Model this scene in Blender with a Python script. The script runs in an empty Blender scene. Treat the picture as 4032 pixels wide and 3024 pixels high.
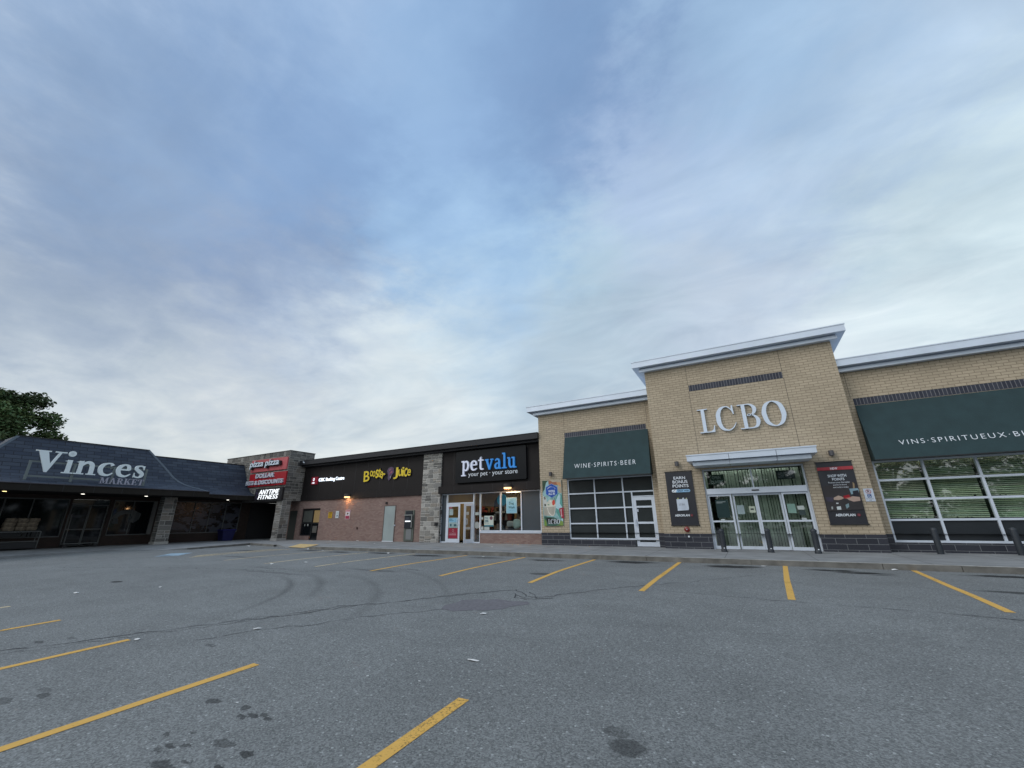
import bpy, bmesh, math, random
from mathutils import Vector, Matrix
from mathutils.geometry import delaunay_2d_cdt
R = math.radians
C = bpy.context.scene.collection
random.seed(7)

# ------------------------------------------------------------------ camera
scn = bpy.context.scene
pitch, roll, yaw = R(18.649), R(-0.688), R(28.684)
fw = Vector((-math.sin(yaw)*math.cos(pitch), math.cos(yaw)*math.cos(pitch), math.sin(pitch)))
rt = Vector((math.cos(yaw), math.sin(yaw), 0)); up = rt.cross(fw)
r2 = rt*math.cos(roll)+up*math.sin(roll); u2 = -rt*math.sin(roll)+up*math.cos(roll)
cam = bpy.data.cameras.new('camera'); cam.lens = 1586.94/4032*36; cam.sensor_width = 36
cam.clip_start = 0.05; cam.clip_end = 3000
co = bpy.data.objects.new('camera', cam); C.objects.link(co)
co.matrix_world = Matrix((( r2.x,u2.x,-fw.x,0),(r2.y,u2.y,-fw.y,0),(r2.z,u2.z,-fw.z,1.33),(0,0,0,1)))
scn.camera = co
scn.view_settings.view_transform = 'Standard'; scn.view_settings.look = 'None'
scn.view_settings.exposure = 0; scn.view_settings.gamma = 1

# ------------------------------------------------------------------ sun + sky
SUN_DIR = Vector((-0.62, -0.70, 0.75)).normalized()      # towards the sun
sl = bpy.data.lights.new('sun', 'SUN'); sl.energy = 0.9; sl.angle = R(25); sl.color = (1, .95, .9)
so = bpy.data.objects.new('sun', sl); C.objects.link(so)
so.rotation_euler = (-SUN_DIR).to_track_quat('-Z', 'Y').to_euler()

def lin(c):
    return tuple(((x/255)/12.92 if x <= 10 else (((x/255)+.055)/1.055)**2.4) for x in c)
w = bpy.data.worlds.new('World'); scn.world = w; w.use_nodes = True
N = w.node_tree.nodes; L = w.node_tree.links; N.clear()
def nd(nt, t, **k):
    n = nt.new(t)
    for a, b in k.items(): setattr(n, a, b)
    return n
def mth(op, a, b=None, c=None, clamp=False, NN=None, LL=None):
    NN = NN or N; LL = LL or L
    n = NN.new('ShaderNodeMath'); n.operation = op; n.use_clamp = clamp
    for i, v in enumerate((a, b, c)):
        if v is None: continue
        if isinstance(v, (int, float)): n.inputs[i].default_value = v
        else: LL.new(v, n.inputs[i])
    return n.outputs[0]
def vmth(op, a, b=None, s=None, NN=None, LL=None):
    NN = NN or N; LL = LL or L
    n = NN.new('ShaderNodeVectorMath'); n.operation = op
    for i, v in enumerate((a, b)):
        if v is None: continue
        if isinstance(v, (tuple, list)): n.inputs[i].default_value = v
        else: LL.new(v, n.inputs[i])
    if s is not None:
        if isinstance(s, (int, float)): n.inputs['Scale'].default_value = s
        else: LL.new(s, n.inputs['Scale'])
    return n.outputs['Value'] if op in ('DOT_PRODUCT', 'LENGTH', 'DISTANCE') else n.outputs[0]
tc = N.new('ShaderNodeTexCoord'); D0 = tc.outputs['Generated']
# slow warp of the direction so the cloud masses have uneven borders
nz = nd(N, 'ShaderNodeTexNoise'); nz.inputs['Scale'].default_value = 2.3; nz.inputs['Detail'].default_value = 4
L.new(D0, nz.inputs['Vector'])
warp = vmth('SCALE', vmth('SUBTRACT', nz.outputs['Color'], (.5, .5, .5)), s=.22)
nzb = nd(N, 'ShaderNodeTexNoise'); nzb.inputs['Scale'].default_value = 9; nzb.inputs['Detail'].default_value = 6; nzb.inputs['Roughness'].default_value = .6
L.new(vmth('MULTIPLY', D0, (1, 1, 2.2)), nzb.inputs['Vector'])
warp = vmth('ADD', warp, vmth('SCALE', vmth('SUBTRACT', nzb.outputs['Color'], (.5, .5, .5)), s=.30))
DW = vmth('NORMALIZE', vmth('ADD', D0, warp))
SKY = [((-.757,-.001,.653),(146,174,211)),((-.558,.208,.803),(160,186,222)),((-.234,.434,.87),(150,181,221)),((.191,.622,.759),(178,204,232)),
 ((.413,.659,.629),(186,206,230)),((-.853,.105,.511),(137,163,201)),((-.655,.34,.675),(141,170,213)),((-.385,.595,.705),(146,176,222)),((.011,.788,.616),(184,204,230)),
 ((.39,.8,.456),(200,217,228)),((-.932,.174,.317),(146,165,196)),((-.791,.42,.444),(148,169,207)),((-.418,.755,.505),(178,203,231)),((-.017,.876,.483),(200,212,228)),
 ((.382,.851,.361),(212,224,228)),((-.945,.225,.237),(188,198,209)),((-.897,.385,.218),(180,190,206)),((-.785,.555,.274),(212,217,224)),((-.547,.75,.372),(204,217,227)),
 ((-.961,.217,.172),(236,234,227)),((-.659,.726,.195),(212,217,222)),((-.238,.888,.393),(192,207,220)),((.327,.887,.326),(222,226,230)),((-.2,.97,.15),(216,220,224)),((-.96,.26,.08),(250,243,228)),((-.88,.45,.13),(246,241,230)),((-.75,.65,.12),(222,224,224)),
 ((.8,.5,.3),(205,215,225)),((.9,-.1,.35),(190,202,220)),((.6,-.7,.4),(222,226,232)),((-.1,-.9,.4),(240,238,238)),((-.75,-.6,.3),(240,235,228)),
 ((0,-.5,.87),(205,215,235)),((.6,-.1,.8),(180,200,228)),((-.5,-.5,.7),(195,208,230)),((.2,-.95,.1),(214,214,214)),((1,.1,.05),(200,202,206)),((-.9,-.3,.1),(225,220,212)),((0,0,-1),(120,120,120))]
SKY += [((-0.910,0.319,0.264),(226,228,228)),((-0.759,0.537,0.367),(215,224,232)),((-0.727,0.624,0.287),(222,228,230)),((-0.580,0.556,0.596),(163,194,230)),((-0.756,0.457,0.469),(155,174,206)),((-0.379,0.656,0.653),(176,207,236)),((-0.921,0.221,0.322),(149,165,198)),((-0.956,0.144,0.256),(172,186,204)),((-0.620,0.348,0.703),(139,171,216)),((-0.203,0.792,0.576),(199,219,230)),((0.158,0.809,0.567),(194,208,230)),((0.186,0.757,0.626),(173,197,223)),((0.384,0.801,0.460),(213,227,230)),((-0.188,0.564,0.804),(141,170,213)),((0.149,0.625,0.767),(168,196,230)),((-0.041,0.726,0.686),(186,201,232)),((-0.278,0.883,0.378),(189,202,214)),((0.021,0.899,0.437),(208,214,226)),((-0.921,0.339,0.193),(205,210,214)),((-0.845,0.439,0.304),(180,190,208)),((-0.410,0.428,0.805),(158,188,226)),((-0.733,0.133,0.667),(148,175,213)),((0.301,0.713,0.633),(190,208,232))]
BOOST = {30:1.5, 31:1.35, 29:1.25, 32:1.3, 34:1.2, 21:1.05, 22:1.05, 19:1.2, 15:1.05}
accc = accw = None
for i, (d, c) in enumerate(SKY):
    d = Vector(d).normalized(); k = 95 if d.y > -.05 and i not in (27,28,33,36) else 10
    dot = vmth('DOT_PRODUCT', DW, tuple(d))
    wgt = mth('EXPONENT', mth('MULTIPLY_ADD', dot, float(k), -float(k)))
    col = Vector(lin(c))*BOOST.get(i, 1)
    v = nd(N, 'ShaderNodeVectorMath'); v.operation = 'SCALE'; v.inputs[0].default_value = tuple(col); L.new(wgt, v.inputs['Scale'])
    accc = v.outputs[0] if accc is None else vmth('ADD', accc, v.outputs[0])
    accw = wgt if accw is None else mth('ADD', accw, wgt)
veil = vmth('SCALE', accc, s=mth('DIVIDE', 1.0, mth('ADD', accw, 1e-5)))
lum = vmth('DOT_PRODUCT', veil, (.3, .5, .2))
veil = vmth('SCALE', veil, s=mth('POWER', mth('MULTIPLY', lum, 1/.60), .38))
# cloud detail on a flat cloud layer: perspective correct
sep = nd(N, 'ShaderNodeSeparateXYZ'); L.new(D0, sep.inputs[0])
zz = mth('ADD', mth('MAXIMUM', sep.outputs[2], 0.0), .14)
cmb = nd(N, 'ShaderNodeCombineXYZ'); L.new(mth('DIVIDE', sep.outputs[0], zz), cmb.inputs[0]); L.new(mth('DIVIDE', sep.outputs[1], zz), cmb.inputs[1])
mp = nd(N, 'ShaderNodeMapping'); mp.inputs['Rotation'].default_value = (0, 0, R(32)); mp.inputs['Scale'].default_value = (.62, 1.05, 1); L.new(cmb.outputs[0], mp.inputs[0])
n1 = nd(N, 'ShaderNodeTexNoise'); n1.inputs['Scale'].default_value = 1.25; n1.inputs['Detail'].default_value = 7; n1.inputs['Roughness'].default_value = .52; n1.inputs['Distortion'].default_value = .45
L.new(mp.outputs[0], n1.inputs['Vector'])
n2 = nd(N, 'ShaderNodeTexNoise'); n2.inputs['Scale'].default_value = 3.4; n2.inputs['Detail'].default_value = 7; n2.inputs['Roughness'].default_value = .55; n2.inputs['Distortion'].default_value = .8
L.new(mp.outputs[0], n2.inputs['Vector'])
cl = mth('ADD', mth('MULTIPLY', mth('SUBTRACT', n1.outputs[0], .5), .85), mth('MULTIPLY', mth('SUBTRACT', n2.outputs[0], .5), .62))
# the mottling is stronger towards the right (north-east) where the layer is thicker
amp = mth('MULTIPLY_ADD', sep.outputs[0], .25, .72)
fac = mth('MULTIPLY_ADD', cl, amp, 1.0)
tint = nd(N, 'ShaderNodeMixRGB'); tint.blend_type = 'MIX'
L.new(mth('MULTIPLY', mth('ADD', cl, .22), 1.5, clamp=True), tint.inputs[0])
tint.inputs[1].default_value = (.885, .975, 1.035, 1); tint.inputs[2].default_value = (1.05, 1.045, .985, 1)
clouds = vmth('SCALE', vmth('MULTIPLY', veil, tint.outputs[0]), s=fac)
sky = nd(N, 'ShaderNodeTexSky'); sky.sky_type = 'NISHITA'; sky.sun_disc = False
sky.sun_elevation = math.asin(SUN_DIR.z); sky.sun_rotation = math.atan2(SUN_DIR.x, SUN_DIR.y)
skys = vmth('SCALE', sky.outputs[0], s=.08)
mx = nd(N, 'ShaderNodeMixRGB'); mx.inputs[0].default_value = .94
L.new(skys, mx.inputs[1]); L.new(clouds, mx.inputs[2])
bg = nd(N, 'ShaderNodeBackground'); bg.inputs[1].default_value = 1.0; L.new(mx.outputs[0], bg.inputs[0])
wo = nd(N, 'ShaderNodeOutputWorld'); L.new(bg.outputs[0], wo.inputs[0])

# ------------------------------------------------------------------ materials
MATS = {}
def mat(name, col, rough=.6, metal=0., emit=0., spec=.5, noise=0., nscale=8., bump=0., bscale=60.):
    if name in MATS: return MATS[name]
    m = bpy.data.materials.new(name); m.use_nodes = True; nt = m.node_tree; b = nt.nodes['Principled BSDF']
    b.inputs['Base Color'].default_value = (*col, 1); b.inputs['Roughness'].default_value = rough; b.inputs['Metallic'].default_value = metal
    b.inputs['Specular IOR Level'].default_value = spec
    if emit: b.inputs['Emission Color'].default_value = (*col, 1); b.inputs['Emission Strength'].default_value = emit
    if noise:
        t = nt.nodes.new('ShaderNodeTexCoord'); n = nt.nodes.new('ShaderNodeTexNoise'); n.inputs['Scale'].default_value = nscale; n.inputs['Detail'].default_value = 5
        nt.links.new(t.outputs['Object'], n.inputs['Vector'])
        r = nt.nodes.new('ShaderNodeMapRange'); r.inputs[1].default_value = .3; r.inputs[2].default_value = .7; r.inputs[3].default_value = 1-noise; r.inputs[4].default_value = 1+noise
        nt.links.new(n.outputs[0], r.inputs[0])
        v = nt.nodes.new('ShaderNodeVectorMath'); v.operation = 'SCALE'; v.inputs[0].default_value = col; nt.links.new(r.outputs[0], v.inputs['Scale'])
        nt.links.new(v.outputs[0], b.inputs['Base Color'])
    if bump:
        t = nt.nodes.new('ShaderNodeTexCoord'); n = nt.nodes.new('ShaderNodeTexNoise'); n.inputs['Scale'].default_value = bscale; n.inputs['Detail'].default_value = 3
        nt.links.new(t.outputs['Object'], n.inputs['Vector'])
        bp = nt.nodes.new('ShaderNodeBump'); bp.inputs['Strength'].default_value = bump; bp.inputs['Distance'].default_value = .02
        nt.links.new(n.outputs[0], bp.inputs['Height']); nt.links.new(bp.outputs[0], b.inputs['Normal'])
    MATS[name] = m; return m

def brickmat(name, c1, c2, cm, bw, rh, ms, rough=.85, off=.5, stain=.12, bump=.35, squash=1., spec=.3, bias=0.):
    m = bpy.data.materials.new(name); m.use_nodes = True; nt = m.node_tree; b = nt.nodes['Principled BSDF']; NN = nt.nodes; LL = nt.links
    uv = NN.new('ShaderNodeUVMap')
    jt = NN.new('ShaderNodeTexNoise'); jt.inputs['Scale'].default_value = 9; LL.new(uv.outputs[0], jt.inputs['Vector'])
    js = vmth('SCALE', vmth('SUBTRACT', jt.outputs['Color'], (.5, .5, .5), NN=NN, LL=LL), s=.012, NN=NN, LL=LL)
    uvj = vmth('ADD', uv.outputs[0], js, NN=NN, LL=LL)
    t = NN.new('ShaderNodeTexBrick'); t.inputs['Scale'].default_value = 1; t.inputs['Brick Width'].default_value = bw; t.inputs['Row Height'].default_value = rh
    t.inputs['Mortar Size'].default_value = ms; t.inputs['Mortar Smooth'].default_value = .25; t.offset = off; t.inputs['Bias'].default_value = bias
    t.inputs['Color1'].default_value = (*c1, 1); t.inputs['Color2'].default_value = (*c2, 1); t.inputs['Mortar'].default_value = (*cm, 1)
    LL.new(uvj, t.inputs['Vector'])
    n = NN.new('ShaderNodeTexNoise'); n.inputs['Scale'].default_value = .7; n.inputs['Detail'].default_value = 6; LL.new(uv.outputs[0], n.inputs['Vector'])
    n3 = NN.new('ShaderNodeTexNoise'); n3.inputs['Scale'].default_value = 25; n3.inputs['Detail'].default_value = 4; LL.new(uv.outputs[0], n3.inputs['Vector'])
    s = mth('MULTIPLY_ADD', mth('SUBTRACT', n.outputs[0], .5, NN=NN, LL=LL), stain*2.2, 1.0, NN=NN, LL=LL)
    s = mth('MULTIPLY', s, mth('MULTIPLY_ADD', mth('SUBTRACT', n3.outputs[0], .5, NN=NN, LL=LL), .35, 1.0, NN=NN, LL=LL), NN=NN, LL=LL)
    LL.new(vmth('SCALE', t.outputs[0], s=s, NN=NN, LL=LL), b.inputs['Base Color'])
    b.inputs['Roughness'].default_value = rough; b.inputs['Specular IOR Level'].default_value = spec
    bp = NN.new('ShaderNodeBump'); bp.invert = True; bp.inputs['Strength'].default_value = bump; bp.inputs['Distance'].default_value = .02
    LL.new(t.outputs['Fac'], bp.inputs['Height']); LL.new(bp.outputs[0], b.inputs['Normal'])
    MATS[name] = m; return m
M_BUFF = brickmat('buff_brick', (.485,.405,.295), (.41,.342,.248), (.255,.21,.15), .305, .107, .011)
M_RED = brickmat('red_brick', (.215,.135,.118), (.28,.20,.17), (.20,.155,.138), .21, .072, .008, stain=.14)
M_BASE = brickmat('charcoal_block', (.028,.030,.040), (.040,.042,.054), (.17,.18,.19), .59, .195, .008, rough=.5, stain=.15)
M_SOLD = brickmat('soldier_brick', (.030,.033,.048), (.045,.050,.068), (.18,.18,.19), .107, .9, .010, rough=.6, off=0)
M_SLATE = brickmat('slate_shingles', (.017,.026,.046), (.040,.053,.076), (.004,.006,.012), .62, .235, .014, rough=.62, stain=.2, bump=.8, spec=.4)

def vcmat(name, rough=.9, bump=.5, spec=.3):
    m = bpy.data.materials.new(name); m.use_nodes = True; nt = m.node_tree; b = nt.nodes['Principled BSDF']; NN = nt.nodes; LL = nt.links
    a = NN.new('ShaderNodeAttribute'); a.attribute_name = 'Col'
    t = NN.new('ShaderNodeTexCoord'); n = NN.new('ShaderNodeTexNoise'); n.inputs['Scale'].default_value = 14; n.inputs['Detail'].default_value = 6; LL.new(t.outputs['Object'], n.inputs['Vector'])
    LL.new(vmth('SCALE', a.outputs['Color'], s=mth('MULTIPLY_ADD', n.outputs[0], .7, .65, NN=NN, LL=LL), NN=NN, LL=LL), b.inputs['Base Color'])
    b.inputs['Roughness'].default_value = rough; b.inputs['Specular IOR Level'].default_value = spec
    if bump:
        bp = NN.new('ShaderNodeBump'); bp.inputs['Strength'].default_value = bump; bp.inputs['Distance'].default_value = .03
        LL.new(n.outputs[0], bp.inputs['Height']); LL.new(bp.outputs[0], b.inputs['Normal'])
    MATS[name] = m; return m
M_STONE = vcmat('ashlar_stone'); M_VC = vcmat('printed', .55, 0); M_LEAF = vcmat('leaf', .7, 0)
M_VC.node_tree.nodes['Noise Texture'].inputs['Scale'].default_value = 3

M_SILV = mat('silver_metal', (.60,.67,.76), .38, .25, noise=.05, nscale=1.5)
M_WHITE = mat('white_aluminium', (.62,.68,.76), .4, .1, noise=.04, nscale=3)
M_BROWN = mat('dark_brown_metal', (.014,.0115,.0115), .6, 0, spec=.22, noise=.12, nscale=1.2)
M_BLACK = mat('black_metal', (.012,.012,.014), .45)
M_FASC = mat('black_fascia', (.020,.021,.025), .5, 0, spec=.3, noise=.1, nscale=1)
M_TAN = mat('brown_fascia', (.022,.019,.016), .8, spec=.2, noise=.15, nscale=2)
M_SOFF = mat('soffit', (.10,.095,.09), .8)
M_DARK = mat('dark_interior', (.018,.018,.02), .9)
M_FILM = mat('dark_window_film', (.022,.027,.032), .30, noise=.08, nscale=3)
M_LWIN = mat('filmed_glass', (.036,.042,.043), .15, spec=.22, noise=.15, nscale=1.2)
M_PANEL = mat('slate_panel', (.045,.057,.068), .45, noise=.06, nscale=2)
M_GLASSD = mat('dark_glass', (.006,.008,.010), .04, spec=.42)
M_AWN = mat('awning_fabric', (.021,.047,.052), .85, noise=.12, nscale=2.5, bump=.15, bscale=30)
M_LETW = mat('white_letter', (.72,.77,.82), .35)
M_LETL = mat('silver_letter', (.60,.68,.78), .3, .15)
M_CONC = mat('concrete', (.235,.240,.238), .9, noise=.18, nscale=1.3, bump=.3, bscale=40, spec=.2)
M_CURB = mat('kerb_shaded_concrete', (.17,.165,.15), .9, noise=.3, nscale=3, bump=.5, bscale=25, spec=.2)  # darkened colour, stands in for shade on the kerb face
M_YEL = mat('yellow_paint', (.60,.36,.085), .75, noise=.25, nscale=6)
M_BOLL = mat('bollard_plastic', (.026,.032,.040), .5, noise=.1)
M_TACT = mat('tactile_yellow', (.55,.40,.18), .8, noise=.15)

def glassmat(name, tint, rough=.02):
    m = bpy.data.materials.new(name); m.use_nodes = True; NN = m.node_tree.nodes; LL = m.node_tree.links; NN.clear()
    o = NN.new('ShaderNodeOutputMaterial'); t = NN.new('ShaderNodeBsdfTransparent'); t.inputs[0].default_value = (*tint, 1)
    g = NN.new('ShaderNodeBsdfGlossy'); g.inputs['Roughness'].default_value = rough
    f = NN.new('ShaderNodeFresnel'); f.inputs[0].default_value = 1.5
    x = NN.new('ShaderNodeMixShader'); k = mth('MULTIPLY', f.outputs[0], .48, clamp=True, NN=NN, LL=LL)
    LL.new(k, x.inputs[0]); LL.new(t.outputs[0], x.inputs[1]); LL.new(g.outputs[0], x.inputs[2]); LL.new(x.outputs[0], o.inputs[0])
    MATS[name] = m; return m
M_GLASS = glassmat('clear_glass', (.86,.90,.89)); M_GGREEN = glassmat('green_glass', (.76,.87,.80))

# ------------------------------------------------------------------ mesh builder
def wloc(o):
    v = Vector((0, 0, 0))
    while o: v += o.location; o = o.parent
    return v
class MB:
    def __init__(s): s.v = []; s.f = []; s.c = []; s.uv = []; s.col = (1, 1, 1)
    def face(s, pts, uv=None):
        i = len(s.v); s.v += [tuple(p) for p in pts]; s.f.append(list(range(i, i+len(pts)))); s.c.append(s.col); s.uv.append(uv); return s
    def box(s, x0, x1, y0, y1, z0, z1, skip=''):
        P = lambda a, b, c: (a, b, c)
        q = {'y-': [(x0,y0,z0),(x1,y0,z0),(x1,y0,z1),(x0,y0,z1)], 'y+': [(x1,y1,z0),(x0,y1,z0),(x0,y1,z1),(x1,y1,z1)],
             'x-': [(x0,y1,z0),(x0,y0,z0),(x0,y0,z1),(x0,y1,z1)], 'x+': [(x1,y0,z0),(x1,y1,z0),(x1,y1,z1),(x1,y0,z1)],
             'z-': [(x0,y1,z0),(x1,y1,z0),(x1,y0,z0),(x0,y0,z0)], 'z+': [(x0,y0,z1),(x1,y0,z1),(x1,y1,z1),(x0,y1,z1)]}
        for k, p in q.items():
            if k not in skip.split(): s.face(p)
        return s
    def cyl(s, a, b, r0, r1=None, n=16, cap=True):
        a = Vector(a); b = Vector(b); r1 = r0 if r1 is None else r1; d = (b-a).normalized()
        e = d.orthogonal().normalized(); g = d.cross(e)
        A = [a+(e*math.cos(2*math.pi*i/n)+g*math.sin(2*math.pi*i/n))*r0 for i in range(n)]
        B = [b+(e*math.cos(2*math.pi*i/n)+g*math.sin(2*math.pi*i/n))*r1 for i in range(n)]
        for i in range(n): j = (i+1) % n; s.face([A[i], A[j], B[j], B[i]])
        if cap: s.face(A[::-1]); s.face(B)
        return s
    def tube(s, pts, r, n=8):
        for a, b in zip(pts[:-1], pts[1:]): s.cyl(a, b, r, n=n)
        return s
    def build(s, name, m, parent=None, smooth=False, weld=False):
        me = bpy.data.meshes.new(name); O = wloc(parent) if parent else Vector((0, 0, 0))
        me.from_pydata([tuple(Vector(p)-O) for p in s.v], [], s.f)
        me.uv_layers.new(name='UVMap'); me.color_attributes.new('Col', 'FLOAT_COLOR', 'CORNER'); uvl = me.uv_layers['UVMap']; ca = me.color_attributes['Col']
        for fi, p in enumerate(me.polygons):
            n = p.normal; ax = max(range(3), key=lambda i: abs(n[i]))
            for k, li in enumerate(p.loop_indices):
                q = s.v[s.f[fi][k]]
                if s.uv[fi]: uvl.data[li].uv = s.uv[fi][k]
                else: uvl.data[li].uv = ((q[1], q[2]) if ax == 0 else (q[0], q[2]) if ax == 1 else (q[0], q[1]))
                ca.data[li].color = (*s.c[fi], 1)
            p.use_smooth = smooth
        if weld or smooth:
            bm = bmesh.new(); bm.from_mesh(me); bmesh.ops.remove_doubles(bm, verts=bm.verts, dist=1e-5); bm.to_mesh(me); bm.free()
        me.materials.append(m)
        o = bpy.data.objects.new(name, me); C.objects.link(o)
        if parent: o.parent = parent
        return o
def tag(o, label=None, cat=None, group=None, kind=None):
    if label: o['label'] = label
    if cat: o['category'] = cat
    if group: o['group'] = group
    if kind: o['kind'] = kind
    return o
def thing(name, label, cat, loc, group=None):
    o = bpy.data.objects.new(name, None); C.objects.link(o); o.location = loc; o.empty_display_size = .3
    return tag(o, label, cat, group)
def struct(name, mb, m, **k): return tag(mb.build(name, m, **k), kind='structure')
def copy_tree(o, parent=None):
    c = o.copy(); C.objects.link(c); c.parent = parent
    for ch in o.children: copy_tree(ch, c)
    return c

def wall(axis, pos, back, u0, u1, z0, z1, holes=(), reveal=None, mb=None):
    """front sheet with openings, their reveals, a thickness to `back`; axis 'y' faces -Y, axis 'x' faces +X"""
    mb = mb or MB()
    T = (lambda u, d, z: (u, d, z)) if axis == 'y' else (lambda u, d, z: (d, u, z))
    us = sorted({u0, u1, *[h[0] for h in holes], *[h[1] for h in holes]}); zs = sorted({z0, z1, *[h[2] for h in holes], *[h[3] for h in holes]})
    us = [u for u in us if u0 <= u <= u1]; zs = [z for z in zs if z0 <= z <= z1]
    for a, b in zip(us[:-1], us[1:]):
        for c, d in zip(zs[:-1], zs[1:]):
            m1, m2 = (a+b)/2, (c+d)/2
            if any(h[0] < m1 < h[1] and h[2] < m2 < h[3] for h in holes): continue
            mb.face([T(a,pos,c), T(b,pos,c), T(b,pos,d), T(a,pos,d)])
    rv = reveal if reveal is not None else back
    for a, b, c, d in holes:
        mb.face([T(a,pos,c), T(a,rv,c), T(a,rv,d), T(a,pos,d)]); mb.face([T(b,rv,c), T(b,pos,c), T(b,pos,d), T(b,rv,d)])
        mb.face([T(a,pos,d), T(a,rv,d), T(b,rv,d), T(b,pos,d)])
        if c > z0+1e-6: mb.face([T(a,rv,c), T(a,pos,c), T(b,pos,c), T(b,rv,c)])
    mb.face([T(u0,back,z0), T(u0,pos,z0), T(u0,pos,z1), T(u0,back,z1)]); mb.face([T(u1,pos,z0), T(u1,back,z0), T(u1,back,z1), T(u1,pos,z1)])
    mb.face([T(u0,pos,z1), T(u1,pos,z1), T(u1,back,z1), T(u0,back,z1)])
    return mb
def bars(axis, d0, d1, vert, horiz, bw, mb=None):
    """vert: [(u, z0, z1)], horiz: [(z, u0, u1)] bars of width bw"""
    mb = mb or MB()
    B = (lambda a, b, c, d: mb.box(a, b, d0, d1, c, d)) if axis == 'y' else (lambda a, b, c, d: mb.box(d0, d1, a, b, c, d))
    for u, a, b in vert: B(u-bw/2, u+bw/2, a, b)
    for z, a, b in horiz: B(a, b, z-bw/2, z+bw/2)
    return mb
def pane(axis, d, u0, u1, z0, z1, mb=None):
    mb = mb or MB()
    if axis == 'y': mb.face([(u0,d,z0),(u1,d,z0),(u1,d,z1),(u0,d,z1)])
    else: mb.face([(d,u0,z0),(d,u1,z0),(d,u1,z1),(d,u0,z1)])
    return mb

# ---------------------------------------------------------------- stone faces (random ashlar as real raised stones)
STC = [(.24,.23,.21),(.17,.163,.15),(.29,.28,.26),(.12,.117,.11),(.21,.19,.165),(.18,.175,.165)]
def ashlar(mb, axis, pos, u0, u1, z0, z1, seed=1, sgn=None, dark=1., t=.022):
    rnd = random.Random(seed); g = .024; dn = -1 if axis == 'y' else 1
    T = (lambda u, d, z: (u, pos+dn*d, z)) if axis == 'y' else (lambda u, d, z: (pos+dn*d, u, z))
    mb.col = (.50*dark, .485*dark, .45*dark)
    mb.face([T(u0,0,z0), T(u1,0,z0), T(u1,0,z1), T(u0,0,z1)])
    def stone(a, b, c, d):
        if b-a < .07 or d-c < .05: return
        k = dark*rnd.uniform(.82, 1.15); cc = rnd.choice(STC); mb.col = tuple(x*k for x in cc); tt = t*rnd.uniform(.5, 1.2); e = .010
        a += g/2; b -= g/2; c += g/2; d -= g/2
        o = [(a,c),(b,c),(b,d),(a,d)]; i = [(a+e,c+e),(b-e,c+e),(b-e,d-e),(a+e,d-e)]
        mb.face([T(x,tt,z) for x, z in i])
        for k2 in range(4):
            j = (k2+1) % 4; mb.face([T(o[k2][0],0,o[k2][1]), T(o[j][0],0,o[j][1]), T(i[j][0],tt,i[j][1]), T(i[k2][0],tt,i[k2][1])])
    z = z0
    while z < z1-.05:
        h = min(rnd.choice((.17,.22,.28,.32)), z1-z)
        if z1-z-h < .08: h = z1-z
        u = u0
        while u < u1-1e-3:
            wd = rnd.uniform(.24, .58)
            if u1-u-wd < .14: wd = u1-u
            r = rnd.random()
            if r < .42 and h > .17:
                q = h*rnd.uniform(.35, .62)
                if wd > .38 and rnd.random() < .6:
                    m_ = u+wd*rnd.uniform(.35, .65); stone(u, m_, z, z+q); stone(m_, u+wd, z, z+q); stone(u, u+wd, z+q, z+h)
                else: stone(u, u+wd, z, z+q); stone(u, u+wd, z+q, z+h)
            else: stone(u, u+wd, z, z+h)
            u += wd
        z += h
    return mb

# ---------------------------------------------------------------- lettering
class Frame:
    def __init__(s, o, u, v): s.o = Vector(o); s.u = Vector(u).normalized(); s.v = Vector(v).normalized(); s.n = s.u.cross(s.v)
    def p(s, a, b, d=0): return s.o+s.u*a+s.v*b+s.n*d
def FY(y): return Frame((0, y, 0), (1, 0, 0), (0, 0, 1))       # n = u x v = -Y  (towards the lot)
def FX(x): return Frame((x, 0, 0), (0, 1, 0), (0, 0, 1))       # n = +X
_tc = {}
def text2d(s, bold=0., shear=0., space=1., res=3):
    key = (s, bold, shear, space)
    if key in _tc: return _tc[key]
    cu = bpy.data.curves.new('t', 'FONT'); cu.body = s; cu.size = 1; cu.offset = bold; cu.shear = shear; cu.extrude = .5; cu.resolution_u = res; cu.space_character = space
    ob = bpy.data.objects.new('t', cu); C.objects.link(ob); bpy.context.view_layer.update()
    me = bpy.data.meshes.new_from_object(ob.evaluated_get(bpy.context.evaluated_depsgraph_get()))
    v = [tuple(x.co) for x in me.vertices]; f = [list(p.vertices) for p in me.polygons]
    bpy.data.objects.remove(ob); bpy.data.meshes.remove(me); bpy.data.curves.remove(cu)
    _tc[key] = (v, f); return v, f
def put_text(mb, fr, s, a0, a1, b0, b1, d0=.002, d1=.01, bold=0., shear=0., space=1., rot=0., full=None):
    v, f = text2d(s, bold, shear, space)
    xs = [p[0] for p in v]; ys = [p[1] for p in v]; X0, X1, Y0, Y1 = min(xs), max(xs), min(ys), max(ys)
    cx, cy = (a0+a1)/2, (b0+b1)/2; cr, sr = math.cos(rot), math.sin(rot)
    P = []
    for x, y, z in v:
        a = a0+(x-X0)/(X1-X0)*(a1-a0); b = b0+(y-Y0)/(Y1-Y0)*(b1-b0)
        if rot: a, b = cx+(a-cx)*cr-(b-cy)*sr, cy+(a-cx)*sr+(b-cy)*cr
        P.append(fr.p(a, b, d0+(z+.5)*(d1-d0)))
    for q in f: mb.face([P[i] for i in q])
    return mb
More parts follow.
